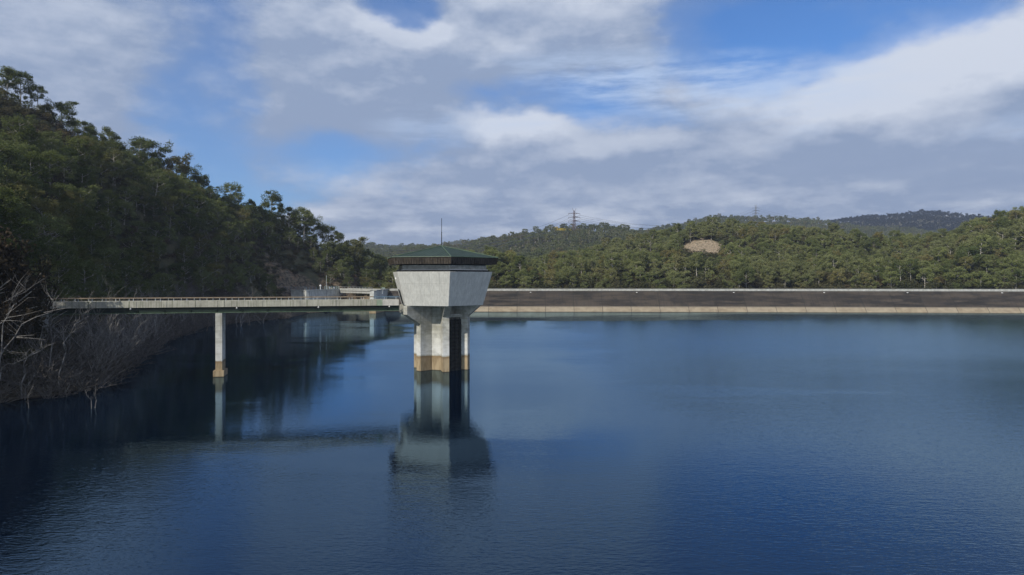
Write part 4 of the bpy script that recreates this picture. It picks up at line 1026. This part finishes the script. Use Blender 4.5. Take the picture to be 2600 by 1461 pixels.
# bare trees standing behind the bridge
nb = 0
for (px_, yb, Y_, hpx) in ((300, 752, 150, 150), (330, 752, 155, 120), (365, 755, 160, 130), (395, 752, 170, 110), (430, 750, 180, 130), (470, 750, 190, 140), (495, 752, 195, 150), (535, 752, 200, 110), (570, 760, 205, 150), (610, 755, 215, 140), (640, 755, 222, 160),
                             (668, 752, 230, 110), (700, 740, 250, 120), (300, 700, 165, 110), (350, 690, 170, 110), (240, 745, 140, 120), (200, 745, 135, 110), (150, 735, 130, 130), (90, 740, 122, 150), (40, 735, 118, 170), (520, 745, 198, 150), (455, 745, 186, 100)):
    X_ = (px_ - HX) * Y_ / F; gz = float(hgrid([X_], [Y_])[0]); i = nb % 8; s = hpx * Y_ / F / 10 * 1.0
    place_bare('bare_tree', i, (X_, Y_, gz), s, random.uniform(-.6, .6), f'leafless grey tree {FORM[i]} on the bank behind the access bridge', 'bare tree', 'leafless trees behind the access bridge'); nb += 1
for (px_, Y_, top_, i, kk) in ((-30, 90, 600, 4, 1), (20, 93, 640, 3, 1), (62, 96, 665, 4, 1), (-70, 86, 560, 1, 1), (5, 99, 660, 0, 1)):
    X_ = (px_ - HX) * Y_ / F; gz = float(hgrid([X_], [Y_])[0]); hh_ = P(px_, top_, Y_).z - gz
    make_individual('gum_tree', 'bank', i % 6, (X_, Y_, gz - .3), (hh_ / 13, hh_ / (SPEC2[i % 6][0])), px_ * .1, 'gum tree with shade-painted leaves in front of the bank end of the footbridge', 'tree', 'dark trees hiding the bank end of the footbridge')
for k_, (px_, Y_, hpx) in enumerate(((10, 92, 230), (60, 93, 200), (110, 95, 190), (160, 97, 160), (200, 99, 130), (-20, 89, 260), (85, 91, 170), (135, 94, 150), (235, 101, 110))):
    X_ = (px_ - HX) * Y_ / F; gz = float(hgrid([X_], [Y_])[0]); i = [7, 6, 5, 1, 3][k_ % 5]
    place_bare('bare_tree', i, (X_, Y_, gz), hpx * Y_ / F / 10, k_ * 1.3, f'leafless tree {FORM[i]} before the bank end of the footbridge', 'bare tree', 'leafless trees in front of the bank end'); nb += 1
# drowned stems along the left shore under the bridge
for k_ in range(90):
    t = random.random(); px_ = 225 + 330 * t * (.4 + .6 * t); i = (k_ * 2 + 1) % 8
    sy = np.interp(px_, [230, 290, 350, 430, 520, 640], [975, 952, 905, 852, 824, 811]) + random.uniform(-14, 10); Y_ = YW(max(sy, 808)); X_ = (px_ - HX) * Y_ / F
    gz = float(hgrid([X_], [Y_])[0]); s = random.uniform(.6, 1.35)
    place_bare('dead_tree', i, (X_, Y_, max(gz, -1.2)), s, random.uniform(0, 6.28), f'thin dead grey tree {FORM[i]} at the water edge under the bridge', 'dead tree', 'dead trees along the left shore')
# named dead trunks in the shallows at lower left, each with its own shape
def hero(base_px, pts, r, label, extra=(), Y=None, name='dead_tree'):
    by = 740 + base_px[1] / 4.827; bx = base_px[0] / 4.827; Y = Y or YW(by); b_ = P(bx, by, Y)
    o = thing(name, label, 'dead tree', (b_.x, b_.y, b_.z), 0, 'dead trunks in the shallows')
    r *= .72; rr = random.Random(len(pts) * 31 + int(bx))
    def W_(p, dy=0): q = P(p[0] / 4.827, 740 + p[1] / 4.827, Y); return Vector((q.x - b_.x, dy, q.z - b_.z))
    P0 = [W_(base_px) + Vector((0, 0, -1.6))] + [W_(p, (i + 1) * rr.uniform(-.15, .25)) for i, p in enumerate([base_px] + list(pts))]
    mb = MB(); k = len(P0); mb.tube(P0, [r * (1 - .8 * i / (k - 1)) for i in range(k)], 7); mb.build('trunk', M['dead'], o)
    mb = MB()
    for e in extra:
        q = [W_(p, rr.uniform(-.3, .5)) for p in e]; mb.tube(q, [r * .45 * (1 - .75 * i / (len(q) - 1)) for i in range(len(q))], 5)
    L = (P0[-1] - P0[1]).length
    for j in range(18):
        t = rr.uniform(.45, 1); i = 1 + min(int(t * (k - 2)), k - 3); q = P0[i].lerp(P0[i + 1], rr.random()); a = rr.uniform(-.9, 1.2); l_ = L * rr.uniform(.12, .28)
        d1 = Vector((math.sin(a), rr.uniform(-.6, .6), math.cos(a) * .8)); m1 = q + d1 * l_ * .5 + Vector((0, 0, .1)); e1 = q + d1 * l_ + Vector((l_ * .15, 0, l_ * .1))
        mb.tube([q, m1, e1], [r * .22, r * .14, r * .05], 4); mb.tube([m1, m1 + Vector((d1.x * .3 + .2, -d1.y, .5)) * l_ * .5], [r * .12, r * .04], 3)
    mb.build('branches', M['dead'], o)
hero((255, 1330), [(275, 1130), (290, 1000), (320, 900), (365, 800), (440, 730), (545, 650)], .16, 'pale forked dead trunk rising from the water at the lower left', [((285, 1000), (280, 900), (315, 770)), ((315, 775), (380, 700))])
hero((300, 1330), [(300, 1200), (340, 1100), (380, 1010)], .09, 'short twisted dead stem beside the pale forked trunk')
hero((350, 1435), [(350, 1300), (345, 1180)], .06, 'thin straight dead stick standing in front of the forked trunk')
hero((590, 1262), [(600, 900), (615, 600), (640, 420), (655, 320)], .13, 'slim upright dead trunk with side branches at the lower left', [((625, 620), (670, 550), (750, 500), (800, 420), (940, 350)), ((640, 480), (560, 500), (440, 510)), ((660, 340), (760, 260), (820, 240))])
hero((695, 1255), [(730, 1000), (765, 760), (800, 640), (890, 500), (950, 400), (1010, 310), (1020, 250)], .15, 'tall dead trunk curving right towards the bridge deck', [((770, 740), (785, 450), (790, 300)), ((900, 490), (925, 400), (980, 310)), ((770, 500), (860, 350), (935, 220)), ((820, 620), (860, 520), (1000, 465))])
FGS = .55
hero((-120, 1180), [(0, 830), (80, 700), (160, 560), (290, 400), (420, 320), (540, 260), (610, 190), (740, 100)], .24 * FGS, 'thick pale dead trunk leaning far over to the right across the bridge end', [((540, 262), (700, 225), (900, 190)), ((160, 560), (300, 545), (420, 535)), ((100, 320), (290, 290), (520, 230)), ((180, 570), (330, 575), (540, 595)), ((0, 700), (120, 740), (300, 760))], Y=84)
hero((-60, 1240), [(0, 700), (20, 400), (80, 300), (110, 160), (135, 90), (200, 10), (260, -60)], .2 * FGS, 'tall white-branched dead tree at the left edge above the bank', [((90, 290), (230, 155), (350, 80), (430, 75)), ((135, 90), (60, 130), (0, 150)), ((0, 400), (70, 320), (130, 260)), ((20, 360), (150, 360), (300, 370)), ((150, 60), (210, -40), (240, -140), (330, -260))], Y=83)
hero((70, 1285), [(95, 1000), (105, 900), (112, 720)], .1, 'dim straight dead trunk behind the forked trunk')
hero((1112, 1445), [(1100, 1340), (1085, 1280), (1050, 1215)], .05, 'leftmost of two thin sticks poking out of the open water', name='stick')
hero((1170, 1430), [(1160, 1340), (1150, 1290), (1122, 1215)], .05, 'rightmost of two thin sticks poking out of the open water', name='stick')
hero((812, 1305), [(806, 1240), (805, 1165)], .05, 'short upright stump of a stick near the curving dead trunk')
hero((545, 1285), [(548, 1230), (556, 1170)], .06, 'short stub beside the slim upright dead trunk')
hero((0, 940), [(90, 885), (180, 888), (250, 830), (320, 760)], .07, 'low pale branch reaching from the left edge over the bank', [((0, 715), (90, 740), (190, 765), (300, 780))], Y=84)
# brushwood on the bank: leafless twig bushes, one mass
tw = bpy.data.collections.new('stock_brushwood')
for i in range(5):
    mb = MB(); r_ = random.Random(i)
    for j in range(22):
        a = r_.uniform(0, 6.28); e = r_.uniform(.2, 1.2); p0 = Vector((r_.gauss(0, .3), r_.gauss(0, .3), 0)); d = Vector((math.cos(a) * math.cos(e), math.sin(a) * math.cos(e), math.sin(e))); L = r_.uniform(1.2, 3.2)
        p1 = p0 + d * L * .5; p2 = p0 + d * L + Vector((0, 0, -.15)); mb.tube([p0, p1, p2], [.038, .028, .014], 3)
        for q in range(3): b0 = p1.lerp(p2, r_.random()); mb.tube([b0, b0 + Vector((r_.gauss(0, .4), r_.gauss(0, .4), r_.uniform(0, .5)))], [.02, .01], 3)
    tw.objects.link(bpy.data.objects.new('stock_brushwood', mb.mesh('brushwood', M['twig'])))
x, y = jitter_grid(-110, -56, 78, 262, 1.9); d = seg_dist(x, y, lake); ins_ = inside(x, y, lake); k = ((~ins_) & (d < 17)) | (ins_ & (d < 1.0)); k &= rng.random(len(x)) < .95; x, y = x[k], y[k]; z = np.maximum(hgrid(x, y), -.2)
bp = [(x[i], y[i], z[i] - .1, random.uniform(0, 6.28), random.uniform(.8, 1.9), random.randrange(5)) for i in range(len(x))]
scatter('brushwood', bp, tw, 'tangled leafless brush along the left shore')

# ------------------------------------------------------------------ haze
HAZE = 0.00014
if HAZE:
    m = bpy.data.materials.new('haze'); m.use_nodes = True; m.node_tree.nodes.clear(); g = NG(m.node_tree)
    v = g.new('ShaderNodeVolumePrincipled'); v.inputs['Color'].default_value = (.72, .82, 1.0, 1); v.inputs['Density'].default_value = HAZE; v.inputs['Anisotropy'].default_value = .2
    g.put(g.new('ShaderNodeOutputMaterial').inputs['Volume'], v.outputs[0])
    mb = MB(); mb.box(-3600, 3600, -1400, 6200, -12, 330); tag(mb.build('haze', m), kind='stuff')
